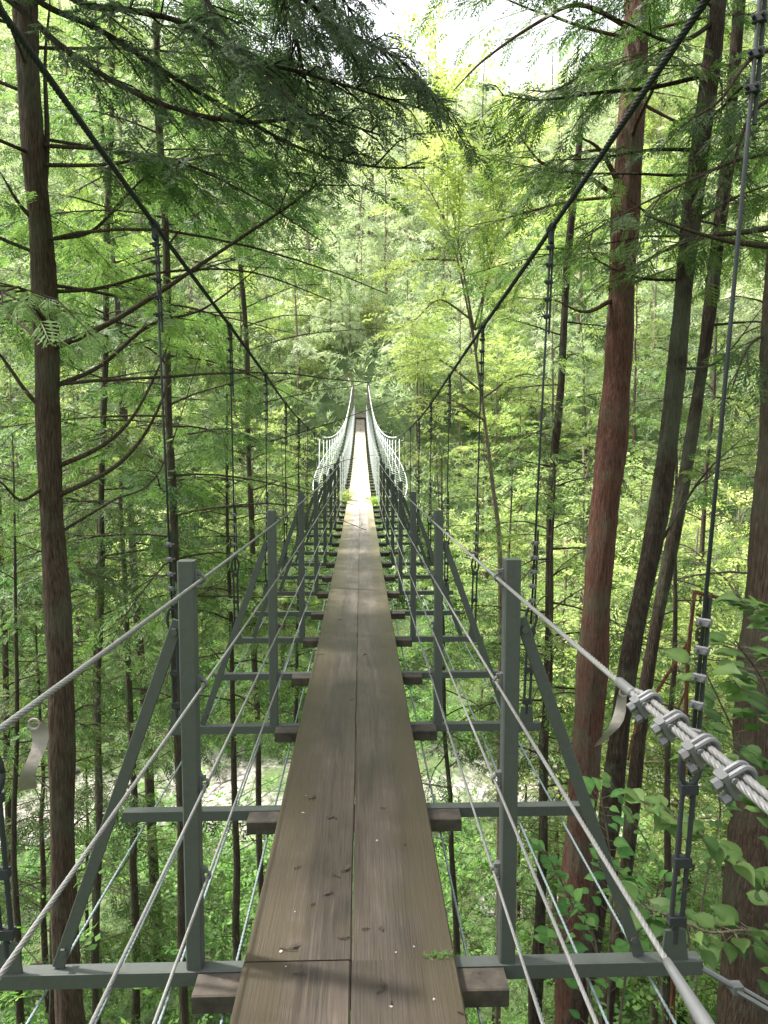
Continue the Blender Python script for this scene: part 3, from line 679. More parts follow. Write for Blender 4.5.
ORG = None
def dress_limb(wood, leaf, P, r0, rg, kind, ssize, density, start=0.25, twig=0.3, tint0=0.5, tips=True, droop=-0.25, sides=5, ntw=None):
    """wooden tube plus side twigs and foliage sprays on the outer part of the limb"""
    n = len(P); tube(wood, P, r0 * np.linspace(1, 0.18, n) ** 0.9, sides, cap=False)
    seg = np.linalg.norm(np.diff(P, axis=0), axis=1); L = seg.sum()
    nt = ntw or max(4, int(L * density)); pos = []; dr = []; sz = []
    for i in range(nt):
        t = start + (1 - start) * (i + rg.random()) / nt; f = t * (n - 1); k = min(int(f), n - 2); b = P[k] + (P[k + 1] - P[k]) * (f - k)
        d = P[k + 1] - P[k]; d = d / np.linalg.norm(d); s = 1 if i % 2 else -1
        h = np.array([-d[1], d[0], 0]) * s; h /= np.linalg.norm(h) + 1e-9
        tl = twig * L * (0.35 + 0.9 * (1 - abs(t - 0.45))) * rg.uniform(0.5, 1.2); tl = min(tl, 1.6)
        td = d * rg.uniform(0.5, 0.9) + h * rg.uniform(0.5, 1.0) + np.array([0, 0, droop + rg.normal(0, 0.2)]); td /= np.linalg.norm(td)
        q = b + td * tl; mid = b + td * tl * 0.5 + np.array([0, 0, 0.04 * tl]); q = q + np.array([0, 0, -0.12 * tl])
        if ORG is not None and abs(q[0] + ORG[0]) < 1.3 and q[2] + ORG[2] < 2.5 + 0.13 * max(0, q[1] + ORG[1]): continue
        if wood is not None and tl > 0.15: tube(wood, [b, mid, q], np.array([0.009, 0.006, 0.003]) * (0.6 + r0 * 8), 3, cap=False)
        ns = max(2, int(tl / (ssize * 0.42)))
        for j in range(ns):
            u = (j + 0.6) / ns; c = b + (mid - b) * min(1, u * 2) + (q - mid) * max(0, u * 2 - 1); s2 = 1 if j % 2 else -1
            hh = np.cross(td, [0, 0, 1.0]) * s2
            pos.append(c); dr.append(td * 0.8 + hh * rg.uniform(0.2, 0.8) + np.array([0, 0, droop * 1.2 + rg.normal(0, .22)])); sz.append(ssize * rg.uniform(0.65, 1.2))
    if not pos: return
    pos = np.array(pos); dr = np.array(dr); sz = np.array(sz)
    if ORG is not None:
        W = pos + ORG; keep = ~((np.abs(W[:, 0]) < 1.3) & (W[:, 1] > -2) & (W[:, 2] < 2.5 + 0.13 * np.maximum(0, W[:, 1]))); pos, dr, sz = pos[keep], dr[keep], sz[keep]
        if len(pos) == 0: return
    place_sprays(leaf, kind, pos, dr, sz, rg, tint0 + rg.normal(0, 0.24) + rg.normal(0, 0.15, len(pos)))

def trunk_path(H, lean=(0, 0), rg=None, n=14, wob=0.08):
    z = np.linspace(0, H, n); P = np.stack([lean[0] * z + rg.normal(0, wob, n).cumsum() * 0.5, lean[1] * z + rg.normal(0, wob, n).cumsum() * 0.5, z], 1); P[0, :2] = 0
    return P

def along(P, h):
    return np.array([np.interp(h, P[:, 2], P[:, 0]), np.interp(h, P[:, 2], P[:, 1]), h])

def conifer_mesh(seed, H, r0, cb, Rmax, nl, kind, ssize, density, up=(-0.1, 0.35), curve=-0.5, lean=(0, 0), dead=10, sides=10, twig=0.3, tz=0.25, droop=-0.25):
    """returns (trunk MB, crown MB), base at the origin"""
    rg = np.random.default_rng(seed); wood, leaf = MB(), MB()
    T = trunk_path(H, lean, rg)
    tube(wood, T, r0 * (1 - 0.88 * (T[:, 2] / H) ** 1.1) * np.where(T[:, 2] < 0.5, 1.25, 1), sides, rough=0.03)
    for i in range(nl):
        f = (i + rg.random()) / nl; h = cb + (H * 0.985 - cb) * f
        L = Rmax * (1 - f) ** 0.65 * (0.65 + 0.5 * rg.random()) + 0.35
        p = along(T, h); P = limb_path(p, i * 2.399 + rg.normal(0, .4), L, rg.uniform(*up) + 0.4 * f + rg.normal(0, .16), curve * rg.uniform(0.3, 1.7), rg, wob=0.09)
        if rg.random() < 0.12: continue
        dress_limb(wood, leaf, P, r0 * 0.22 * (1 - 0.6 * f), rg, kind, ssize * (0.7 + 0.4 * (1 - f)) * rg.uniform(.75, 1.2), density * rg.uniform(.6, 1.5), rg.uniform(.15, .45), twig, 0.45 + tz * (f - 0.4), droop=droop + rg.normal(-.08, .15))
    for i in range(dead):    # bare lower limbs
        h = cb * rg.uniform(0.35, 1.0); P = limb_path(along(T, h), rg.uniform(0, 6.28), rg.uniform(0.5, 1.8), rg.uniform(-.2, .5), rg.uniform(-.3, .8), rg, 7, 0.12)
        tube(wood, P, r0 * 0.10 * np.linspace(1, 0.25, 7), 4, cap=False)
    return wood, leaf

def broad_mesh(seed, H, r0, cb, Rmax, nl, kind, ssize, density, lean=(0, 0), droop=-0.05):
    rg = np.random.default_rng(seed); wood, leaf = MB(), MB()
    T = trunk_path(H * 0.92, lean, rg, wob=0.09); tube(wood, T, r0 * (1 - 0.85 * T[:, 2] / H), 8, rough=0.03)
    for i in range(nl):
        f = (i + rg.random()) / nl; h = cb + (H * 0.9 - cb) * f
        L = Rmax * (0.55 + 0.45 * math.sin(math.pi * min(1, 0.25 + f * 0.8))) * (0.6 + 0.55 * rg.random())
        P = limb_path(along(T, h), i * 2.399 + rg.normal(0, .5), L, rg.uniform(0.15, 0.8), rg.uniform(-.9, -.1), rg, 9, 0.09)
        dress_limb(wood, leaf, P, r0 * 0.3 * (1 - 0.5 * f), rg, kind, ssize, density, 0.2, 0.35, 0.4 + 0.3 * f, droop=droop)
    return wood, leaf

def tree(name, loc, wood, leaf, mbark, mleaf, label, cat='tree', group=None, rz=0.0, sc=1.0, lean=False):
    """thing > trunk, crown (wood and leaf: MB or ready mesh)"""
    e = empty(name, loc, rz); e.scale = (sc, sc, sc); tag(e, label, cat, group)
    e.rotation_euler = (math.radians(RNG.normal(0, 1.6)) if lean else 0, math.radians(RNG.normal(0, 1.6)) if lean else 0, rz)
    for nm, g, m in (('trunk', wood, mbark), ('crown', leaf, mleaf)):
        if isinstance(g, MB): g = g.mesh(nm, m, nm == 'trunk')
        link(nm, g, e)
    return e

# ------------------------------------------------------------------ foreground trees (each one by hand)
def path_px(pts, d0, d1, n=8):
    ds = np.linspace(d0, d1, len(pts)); return spline([at(px, py, d) for (px, py), d in zip(pts, ds)], n)

def hand_tree(name, trunk_px, d, r, extra_top, mbark, mleaf, label, limbs, seed, kind='hi', ssize=0.42, auto=None, rr=0.12, twig=0.28, droop=-0.25):
    """trunk through photo pixels at depth d (m), carried down to the ground and up by extra_top metres; `limbs` = list of (pixels, d0, d1, radius, dressed, start)"""
    rg = np.random.default_rng(seed)
    pts = [np.array(at(px, py, d)) for px, py in trunk_px]           # top to bottom
    top_dir = (pts[0] - pts[1]); top_dir /= np.linalg.norm(top_dir); bot_dir = (pts[-1] - pts[-2]); bot_dir /= np.linalg.norm(bot_dir)
    up = [pts[0] + top_dir * extra_top * (k / 3) for k in (3, 2, 1)]
    low = pts[-1].copy()
    base = low + bot_dir * max(0.5, (low[2] - float(ground_z(low[0], low[1]))) / max(0.3, -bot_dir[2]) * 1.03)
    base[2] = float(ground_z(base[0], base[1])) - 0.15
    P = spline((up + pts + [base])[::-1], 8)
    wood, leaf = MB(), MB(); o = np.array(base)
    global ORG
    ORG = o
    frac = np.linspace(0, 1, len(P)); hs = P[:, 2]
    zmid = pts[len(pts) // 2][2]
    rad = r * np.clip(1.0 + (zmid - hs) * 0.018, 0.25, 1.35); rad = rad * np.where(frac > 0.9, 1 - (frac - 0.9) * 7, 1)
    P[1:-1, :2] += 0.018 * np.stack([np.sin(P[1:-1, 2] * 1.7 + seed), np.cos(P[1:-1, 2] * 1.3 + seed * 2)], 1)
    P = np.stack([np.interp(np.linspace(0, 1, 160), frac, P[:, q]) for q in range(3)], 1); rad = np.interp(np.linspace(0, 1, 160), frac, rad)
    rad = rad * (1 + 0.06 * np.sin(P[:, 2] * 2.3 + seed) + 0.05 * np.sin(P[:, 2] * 5.1 + seed * 3)); frac = np.linspace(0, 1, 160)
    tube(wood, P - o, rad, 36, rough=0.022, flute=0.032)
    for L in limbs:
        px, d0, d1, r1, dressed, start = L[:6]
        Q = path_px(px, d0, d1) - o
        if dressed: dress_limb(wood, leaf, Q, r1, rg, kind, ssize, dressed, start, twig, 0.45, sides=7, droop=droop)
        else: tube(wood, Q, r1 * np.linspace(1, 0.2, len(Q)), 7, cap=False)
    if auto:
        n, z0, z1, Rm, dens, azr = auto
        for i in range(n):
            f = (i + rg.random()) / n; h = z0 + (z1 - z0) * f
            k = np.argmin(np.abs(P[:, 2] - h)); p = P[k] - o
            az = i * 2.399 + rg.normal(0, .3) if azr is None else rg.uniform(*azr)
            Q = limb_path(p, az, Rm * (0.6 + 0.5 * rg.random()) * (1 - 0.5 * f), rg.uniform(-0.05, 0.4), rg.uniform(-0.7, 0.1), rg)
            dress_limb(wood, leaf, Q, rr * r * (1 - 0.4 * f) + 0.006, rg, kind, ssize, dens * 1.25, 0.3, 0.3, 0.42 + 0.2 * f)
    ORG = None
    if not leaf.v: place_sprays(leaf, kind, np.array([P[-1] - o]), np.array([[0, 0, 1.0]]), np.array([0.5]), rg, np.array([.5]))
    return tree(name, base, wood, leaf, mbark, mleaf, label)

# left big trunk with sweeping limbs
hand_tree('cypress_tree', [(22, -40), (27, 0), (33, 150), (40, 240), (47, 350), (52, 500), (60, 700), (68, 1000)], 6.0, 0.092, 9.0, M['bark_brown'], M['sugi'],
    'tall brown cypress with sweeping bare lower limbs standing at the left end of the picture',
    [([(47, 350), (100, 328), (160, 292), (200, 265), (290, 205), (325, 178)], 6.0, 5.2, 0.026, 9, 0.3),
     ([(50, 388), (100, 366), (150, 325), (205, 308), (265, 262)], 6.0, 6.6, 0.022, 9, 0.35),
     ([(45, 292), (100, 288), (165, 272), (250, 272), (335, 302)], 6.0, 6.4, 0.018, 10, 0.25),
     ([(40, 240), (90, 232), (122, 200), (152, 172), (200, 150)], 6.0, 6.5, 0.018, 10, 0.25),
     ([(34, 145), (110, 150), (180, 160), (228, 155), (300, 175)], 6.0, 5.5, 0.018, 10, 0.2),
     ([(36, 165), (100, 165), (170, 160), (250, 195), (320, 240)], 6.0, 5.3, 0.018, 10, 0.2),
     ([(54, 468), (100, 447), (132, 418), (160, 365), (170, 338)], 6.0, 6.2, 0.022, 0, 0),
     ([(55, 497), (110, 470), (142, 438), (165, 392), (168, 360)], 6.0, 5.7, 0.022, 0, 0),
     ([(56, 535), (110, 502), (160, 470), (205, 338)], 6.0, 6.4, 0.014, 0, 0),
     ([(42, 215), (47, 140), (45, 65), (50, 0)], 6.0, 6.1, 0.030, 0, 0),
     ([(40, 225), (20, 205), (0, 172)], 6.0, 5.8, 0.024, 8, 0.15),
     ([(48, 415), (25, 390), (0, 355), (-20, 340)], 6.0, 5.8, 0.022, 8, 0.15),
     ([(52, 480), (22, 500), (0, 482), (-30, 470)], 6.0, 5.6, 0.016, 8, 0.15),
     ([(62, 720), (90, 705), (110, 720)], 6.0, 6.1, 0.010, 0, 0),
     ([(60, 600), (75, 590), (84, 592)], 6.0, 6.1, 0.010, 0, 0),
     ([(64, 835), (80, 820), (105, 800), (120, 770)], 6.0, 6.1, 0.008, 0, 0)], 21, ssize=0.20,
    auto=(60, 2.0, 16.0, 3.4, 6, None))
# tree just outside the frame whose dark boughs cross the top of the picture
hand_tree('cypress_tree', [(-150, -100), (-140, 200), (-130, 500), (-120, 1000)], 4.6, 0.15, 9.0, M['bark_dark'], M['sugi_dark'],
    'dark cypress outside the frame whose drooping boughs hang over the top left of the walkway',
    [([(-146, -60), (-60, -45), (12, 2), (60, 45), (120, 85), (180, 110), (245, 122), (320, 118), (380, 135)], 4.6, 4.2, 0.026, 7, 0.25),
     ([(-148, -80), (-40, -60), (40, 2), (100, 30), (170, 75), (230, 110), (300, 148), (370, 166), (425, 168)], 4.6, 4.8, 0.024, 7, 0.28),
     ([(-150, -100), (0, -60), (75, 0), (130, 10), (185, 24), (230, 55), (300, 72), (360, 90), (425, 110)], 4.6, 4.4, 0.025, 7, 0.25),
     ([(-150, -120), (60, -120), (190, -20), (220, 30), (255, 62), (300, 110), (345, 150)], 4.6, 4.0, 0.02, 7, 0.3),
     ([(-150, -140), (80, -150), (230, -60), (300, -5), (345, 30), (400, 60), (430, 90)], 4.6, 4.3, 0.02, 8, 0.3),
     ([(-150, -170), (100, -180), (280, -90), (320, -40), (350, 10), (380, 60)], 4.6, 5.0, 0.02, 7, 0.35),
     ([(-150, -170), (100, -160), (250, -60), (290, 20), (310, 90), (350, 160)], 4.6, 5.3, 0.022, 10, 0.4)], 22, ssize=0.15, twig=0.13, droop=-0.12, auto=(44, 6.4, 15, 4.2, 5, None))
# red trunk on the right
hand_tree('cedar_tree', [(640, -40), (637, 0), (632, 100), (626, 250), (614, 400), (606, 500), (596, 620), (588, 712), (575, 912), (569, 1020)], 8.2, 0.152, 12.0, M['bark_red'], M['sugi'],
    'thick straight cedar with reddish bark standing to the right of the walkway', 
    [([(612, 300), (585, 312), (555, 300)], 8.2, 7.9, 0.03, 0, 0), ([(620, 200), (585, 175), (545, 165), (515, 130)], 8.2, 7.6, 0.030, 13, 0.3),
     ([(622, 190), (600, 150), (575, 135)], 8.2, 8.0, 0.035, 0, 0), ([(625, 150), (585, 152), (550, 170), (520, 200)], 8.2, 8.4, 0.022, 13, 0.25),
     ([(610, 290), (640, 280), (680, 265)], 8.2, 8.4, 0.03, 3, 0.5), ([(632, 60), (590, 70), (555, 90), (525, 90)], 8.2, 7.8, 0.024, 14, 0.2),
     ([(634, 30), (580, 5), (534, 25), (484, 60), (454, 90)], 8.2, 7.2, 0.030, 0, 0)], 23, ssize=0.22, auto=(30, 3.6, 18, 3.2, 5, None))
# leaning brown trunk in front of it
hand_tree('cypress_tree', [(722, -60), (716, 0), (700, 150), (688, 260), (672, 400), (655, 530), (630, 665), (608, 820), (580, 1020)], 6.2, 0.076, 7.0, M['bark_dark'], M['sugi'],
    'leaning brown cypress crossing in front of the reddish cedar on the right',
    [([(716, 20), (690, 38), (664, 40), (624, 22), (590, 10)], 6.2, 5.6, 0.022, 6, 0.3), ([(708, 75), (650, 88), (604, 92), (560, 98), (534, 100), (500, 95)], 6.2, 6.0, 0.020, 8, 0.3),
     ([(700, 150), (650, 150), (600, 158), (560, 160)], 6.2, 6.3, 0.018, 7, 0.3), ([(690, 240), (650, 215), (630, 200)], 6.2, 6.2, 0.02, 0, 0),
     ([(690, 225), (730, 200), (768, 185)], 6.2, 6.4, 0.022, 4, 0.4), ([(684, 280), (640, 278), (600, 262), (585, 240)], 6.2, 6.6, 0.014, 6, 0.3),
     ([(676, 370), (720, 360), (768, 300)], 6.2, 6.6, 0.014, 4, 0.4), ([(650, 560), (700, 480), (740, 440)], 6.2, 6.7, 0.016, 4, 0.4)], 24, ssize=0.20, auto=(22, 3.0, 13, 2.8, 6, None))
# second stem right behind it
hand_tree('cypress_tree', [(735, 60), (712, 300), (690, 440), (662, 600), (640, 740), (625, 860), (610, 1000)], 7.4, 0.062, 9.0, M['bark_dark'], M['sugi'],
    'dark cypress stem directly behind the leaning brown trunk on the right', [], 25, ssize=0.22, auto=(22, 2.6, 16, 2.8, 5, None))
# edge of frame
hand_tree('cedar_tree', [(806, -20), (800, 200), (791, 350), (780, 500), (766, 680), (762, 820), (750, 1010)], 5.0, 0.175, 10.0, M['bark_brown'], M['sugi'],
    'thick brown cedar at the right edge behind the broad leaved shrub', 
    [([(788, 248), (740, 243), (704, 235), (644, 215)], 5.0, 4.4, 0.024, 0, 0), ([(792, 150), (740, 160), (700, 176), (640, 205), (585, 235)], 5.0, 4.6, 0.014, 6, 0.3),
     ([(796, 40), (750, 60), (720, 100), (690, 120)], 5.0, 4.7, 0.020, 7, 0.3), ([(796, 90), (755, 110), (735, 160), (725, 230)], 5.0, 4.8, 0.018, 6, 0.3),
     ([(785, 330), (750, 345), (728, 400)], 5.0, 5.0, 0.014, 6, 0.3)], 26, ssize=0.19, auto=(24, 2.4, 14, 2.8, 6, None))

# leafy cypresses of the near bank whose crowns fill the left half and frame the right cable
hand_tree('cypress_tree', [(160, 120), (164, 235), (170, 420), (176, 640), (184, 1000)], 9.5, 0.048, 5.0, M['bark_mid'], M['sugi'], 'slender leafy cypress rising just beyond the first left hanger', [], 51, kind='md', ssize=0.25, auto=(64, -0.5, 12, 2.6, 5.5, None), rr=0.22)
hand_tree('cypress_tree', [(240, 250), (246, 350), (250, 480), (256, 700)], 13.5, 0.048, 5.0, M['bark_mid'], M['sugi'], 'leafy cypress with bare lower twigs left of the middle hangers', [], 52, kind='md', ssize=0.25, auto=(72, -1.0, 13, 3.2, 5.0, None), rr=0.22)
hand_tree('cypress_tree', [(112, 60), (106, 300), (100, 600), (98, 820)], 11.5, 0.048, 5.0, M['bark_mid'], M['mid'], 'bushy cypress between the thick left trunk and the first left post', [], 53, kind='md', ssize=0.25, auto=(68, -1.0, 14, 3.2, 5.0, None), rr=0.22)
hand_tree('cypress_tree', [(566, 300), (560, 380), (552, 500), (545, 760)], 11.0, 0.055, 3.0, M['bark_dark'], M['sugi'], 'thin cypress rising between the first right post and the reddish cedar', [], 54, kind='md', ssize=0.25, auto=(34, -3.5, 5.5, 1.7, 4.5, None), rr=0.25)

# ------------------------------------------------------------------ shared tree kinds
def kindmesh(fn, mbark, mleaf, *a, **k):
    w, l = fn(*a, **k); return w.mesh('trunk', mbark, True), l.mesh('crown', mleaf)
PLANT = [kindmesh(conifer_mesh, M['bark_mid'], M['mid'], 100 + i, H, r, cb, Rm, nl, 'md', 0.34, 5.5, dead=22, sides=8)
         for i, (H, r, cb, Rm, nl) in enumerate([(25, .13, 8.5, 2.6, 46), (22, .11, 7.0, 2.3, 42), (28, .16, 10.5, 3.0, 52), (20, .10, 5.5, 2.4, 42)])]
NARROW = [kindmesh(conifer_mesh, M['bark_mid'], M['mid'], 120 + i, H, r, cb, Rm, nl, 'md', 0.28, 5.5, dead=24, sides=8)
          for i, (H, r, cb, Rm, nl) in enumerate([(17, .10, 9.5, 1.6, 34), (15.5, .09, 8.5, 1.5, 32)])]
YOUNG = [kindmesh(conifer_mesh, M['bark_brown'], M['mid'], 140 + i, H, r, cb, Rm, nl, 'md', 0.32, 5.5, dead=4, sides=7)
         for i, (H, r, cb, Rm, nl) in enumerate([(11, .09, 1.5, 2.3, 38), (8, .07, 1.0, 2.0, 32), (13, .10, 2.5, 2.5, 42)])]
MAPLE = [kindmesh(broad_mesh, M['bark_pale'], M['broad'], 160 + i, H, r, cb, Rm, nl, 'leaf_md', 0.48, 4.0)
         for i, (H, r, cb, Rm, nl) in enumerate([(15, .11, 5.0, 4.2, 22), (11, .09, 3.0, 3.6, 20), (18, .13, 7.0, 4.6, 26)])]
M['lit'] = foliage_mat('sunlit_foliage', (0.12, 0.18, 0.055), (0.22, 0.295, 0.095), (0.36, 0.43, 0.16), 0.46, tcol=1.4)  # sunshine put into the colour: brighter copy of the plantation leaves
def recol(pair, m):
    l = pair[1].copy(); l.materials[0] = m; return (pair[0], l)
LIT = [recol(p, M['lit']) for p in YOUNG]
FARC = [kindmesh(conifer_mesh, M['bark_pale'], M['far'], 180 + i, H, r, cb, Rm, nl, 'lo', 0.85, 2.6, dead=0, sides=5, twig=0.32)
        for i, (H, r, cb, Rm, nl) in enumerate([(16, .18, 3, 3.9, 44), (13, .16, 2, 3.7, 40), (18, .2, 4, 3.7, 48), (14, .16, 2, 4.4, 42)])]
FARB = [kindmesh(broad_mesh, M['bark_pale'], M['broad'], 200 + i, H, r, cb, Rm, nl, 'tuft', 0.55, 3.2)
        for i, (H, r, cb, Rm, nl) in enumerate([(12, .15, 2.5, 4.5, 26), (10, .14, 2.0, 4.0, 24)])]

def in_view(x, y, r=3.0):
    v = CAM_M.transposed() @ (Vector((x, y, 1.47)) - CAM_POS)
    d = -v.z
    return d > 2 and abs(v.x) < d * 384 / FPX * 1.02 + r

def put(kinds, i, x, y, name, label, group, sc=1.0, rz=None):
    w, l = kinds[i % len(kinds)]
    return tree(name, (x, y, float(ground_z(x, y)) - 0.15), w, l, None, None, label, 'tree', group, RNG.uniform(0, 6.28) if rz is None else rz, sc, True)

# slim plantation trunks one can follow in the photo: (pixel x at pixel y, depth, kind, scale)
SLIM = [((180, 640), 9.5, 1, .8, 'slender cypress rising just beyond the left hangers'), ((98, 700), 13, 1, .9, 'slim cypress between the thick left trunk and the first left post'),
        ((38, 800), 8.5, 0, .9, 'dark mossy cypress behind the thick left trunk, low at the left edge'), ((4, 860), 7.5, 1, 1.0, 'dark cypress cut by the left edge of the picture'),
        ((230, 800), 11.0, 0, .75, 'slender cypress seen between the first two left posts'), ((250, 480), 16, 3, 1.0, 'slim cypress with bare twigs left of the walkway'),
        ((288, 680), 12.5, 1, .8, 'thin dark cypress just left of the walkway planks'), ((466, 800), 11.0, 1, .85, 'slender cypress just right of the walkway planks'),
        ((440, 760), 14.0, 3, .9, 'thin dark cypress close beside the walkway on its right'), ((540, 760), 10.5, 1, .85, 'dark cypress behind the first right post'),
        ((500, 640), 17, 3, 1.0, 'thin cypress between the second and first right posts'), ((680, 700), 9.5, 1, .8, 'slim dark cypress between the leaning trunk and the right hanger')]
for i, ((px, py), d, kd, sc, lab) in enumerate(SLIM):
    if i in (0, 1, 5, 8): continue      # built by hand above
    p = at(px, py, d); top = [4.4, 2.6, 1.6, 1.8, 3.0, 2.6, 1.5, 1.6, 1.6, 3.0, 2.0, 3.2][i]
    put(NARROW, i, p.x, p.y, 'cypress_tree', lab, None, (top - float(ground_z(p.x, p.y))) / (17, 15.5)[i % 2])

def scatter(n, xr, yr, mind, taken, ok):
    out = []
    for _ in range(n * 40):
        if len(out) >= n: break
        x, y = RNG.uniform(*xr), RNG.uniform(*yr)
        if not ok(x, y) or not in_view(x, y): continue
        if any((x - a) ** 2 + (y - b) ** 2 < mind ** 2 for a, b in taken): continue
        taken.append((x, y)); out.append((x, y))
    return out
def px_of(x, y):
    v = CAM_M.transposed() @ (Vector((x, y, 1.47)) - CAM_POS); return 384 + FPX * v.x / max(0.1, -v.z)
taken = []
for i, (x, y) in enumerate(scatter(9, (-16, 16), (12, 20), 3.2, taken, lambda x, y: abs(x) > 4.4 + max(0, y - 12) * 0.15 + (1.0 if x > 0 else 0) and not 330 < px_of(x, y) < 590)):
    put(PLANT, i, x, y, 'cypress_tree', 'slim plantation cypress among the crowded trunks on the near bank', 'plantation cypresses on the near bank', RNG.uniform(.8, 1.1))
for i, (x, y) in enumerate(scatter(20, (-18, 18), (9, 21), 2.3, taken, lambda x, y: abs(x) > 4.0)):
    put(YOUNG, i, x, y, 'young_cypress', 'young bushy cypress filling the understorey of the near bank', 'young cypresses on the near bank', RNG.uniform(.7, 1.15))
for i, (x, y) in enumerate(scatter(7, (4.5, 13), (12, 22), 3.2, [], lambda x, y: x > 5.2)):
    put(MAPLE, i, x, y, 'maple_tree', 'airy yellow green maple right of the walkway on the near bank', 'maples right of the walkway', RNG.uniform(.75, 1.0))
for i, (x, y) in enumerate(scatter(52, (-34, 34), (36, 56), 3.1, taken, lambda x, y: abs(x) > 4.2 - (y - 35) * 0.05)):
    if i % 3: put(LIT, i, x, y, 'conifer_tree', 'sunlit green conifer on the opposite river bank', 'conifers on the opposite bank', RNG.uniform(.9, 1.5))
    else: put(MAPLE, i, x, y, 'maple_tree', 'bright yellow green broadleaf tree on the opposite river bank', 'broadleaf trees on the opposite bank', RNG.uniform(.7, 1.0))
for i, (x, y) in enumerate(scatter(30, (-16, 16), (54, 68), 2.8, taken, lambda x, y: abs(x) > 2.4 or y > 65)):
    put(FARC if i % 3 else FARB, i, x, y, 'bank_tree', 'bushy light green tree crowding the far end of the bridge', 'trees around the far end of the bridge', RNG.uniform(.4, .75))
for i, (x, y, q) in enumerate([(-.9, 65.5, .42), (1.4, 66.0, .5), (.1, 69.5, .6), (-3.0, 62.5, .35), (3.0, 63, .35), (-3.8, 59.0, .35), (4.0, 59.5, .35)]):
    taken.append((x, y)); put(FARB if i % 2 else FARC, i, x, y, 'bank_tree', 'bushy light green tree crowding the far end of the bridge', 'trees around the far end of the bridge', q)
for i, (x, y) in enumerate(sorted(scatter(285, (-105, 105), (57.5, 182), 4.8, taken, lambda x, y: abs(x) > 2.2 or y > 62))):
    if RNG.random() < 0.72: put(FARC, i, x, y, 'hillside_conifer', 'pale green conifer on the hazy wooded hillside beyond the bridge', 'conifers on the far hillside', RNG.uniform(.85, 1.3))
    else: put(FARB, i, x, y, 'hillside_broadleaf', 'yellow green rounded broadleaf tree on the wooded hillside beyond the bridge', 'broadleaf trees on the far hillside', RNG.uniform(.9, 1.35))

# ------------------------------------------------------------------ undergrowth (nobody could count it)
def undergrowth():
    rg = np.random.default_rng(5); mb = MB()
    n = 60000; x = rg.uniform(-26, 26, n); y = rg.uniform(2, 60, n)
    m = 2.0 * np.sin(x * 0.045 + 0.6) + 1.1 * np.sin(x * 0.11 + 2.0); yy = y - m
    keep = ((yy < 25.5) | (yy > 33.0)) & (np.abs(x) < 4 + y * 0.6); x, y = x[keep], y[keep]
    dens = np.sin(x * 0.7 + y * 0.5) + np.sin(x * 0.31 - y * 0.9 + 1) + rg.normal(0, 0.6, len(x)); keep = dens > -0.6; x, y = x[keep], y[keep]
    z = ground_z(x, y) + rg.uniform(0.0, 1.0, len(x)) ** 1.3 * (1.0 + 1.4 * np.clip(dens[keep], 0, 1.5))
    k2 = (y > 5.0) & ((np.abs(x) > 2.0) | (z < -2.5)) & (z < -0.4 - 0.25 * np.minimum(y, 12)); x, y, z = x[k2], y[k2], z[k2]
    pos = np.stack([x, y, z], 1); a = rg.uniform(0, 6.28, len(x)); dr = np.stack([np.cos(a), np.sin(a), rg.uniform(0, 0.7, len(x))], 1)
    place_sprays(mb, 'leaf_md', pos, dr, rg.uniform(0.3, 0.7, len(x)) * np.clip(0.25 + y * 0.035, 0.3, 1), rg, 0.5 + rg.normal(0, .24, len(x)))
    o = mb.build('undergrowth', M['under']); tag(o, 'leafy green undergrowth covering the banks below the trees', 'undergrowth', kind='stuff')
    mb = MB(); n = 70000; x = rg.uniform(-110, 110, n); y = 46 + 150 * rg.uniform(0, 1, n) ** 1.6; keep = (np.abs(x) < 6 + y * 0.58) & ((np.abs(x) > 1.1) | (y > END + 2.2)); x, y = x[keep], y[keep]
    pos = np.stack([x, y, ground_z(x, y) + rg.uniform(0, 1.0, len(x)) ** 1.5 * (0.6 + 2.2 * np.clip(np.sin(x * .8 + y * .5) + np.sin(x * .37 - y * .9), 0, 2))], 1); dr = rg.normal(0, 1, (len(x), 3)); dr[:, 2] = np.abs(dr[:, 2])
    place_sprays(mb, 'tuft', pos, dr, rg.uniform(0.4, 1.0, len(x)), rg, 0.5 + rg.normal(0, .2, len(x)))
    o = mb.build('hillside_thicket', M['far']); tag(o, 'pale leafy thicket between the trees of the far hillside', 'thicket', kind='stuff')
undergrowth()

# ------------------------------------------------------------------ rocks by the river
def rock_mesh(seed):
    rg = np.random.default_rng(seed); nu, nv = 20, 14; V = []
    ph = rg.uniform(0, 6.28, 6)
    for j in range(nv + 1):
        t = math.pi * j / nv
        for i in range(nu):
            a = 2 * math.pi * i / nu; d = np.array([math.sin(t) * math.cos(a), math.sin(t) * math.sin(a), math.cos(t)])
            r = 1 + 0.22 * math.sin(3 * d[0] + ph[0]) + 0.18 * math.sin(4 * d[1] + ph[1]) + 0.15 * math.sin(5 * d[2] + ph[2]) + 0.08 * math.sin(9 * d[0] + 7 * d[1] + ph[3])
            r += 0.10 * abs(math.sin(6 * d[0] + 5 * d[2] + ph[4])) - 0.08 * abs(math.sin(7 * d[1] - 4 * d[0] + ph[5])) + rg.normal(0, .012)
            V.append(d * r * np.array([1, 0.8, 0.6]))
    F = [[j * nu + i, (j + 1) * nu + i, (j + 1) * nu + (i + 1) % nu, j * nu + (i + 1) % nu] for j in range(nv) for i in range(nu)]
    mb = MB(); mb.add(np.array(V), F); return mb.mesh('rock', M['rock'])
ROCKS = [rock_mesh(300 + i) for i in range(4)]
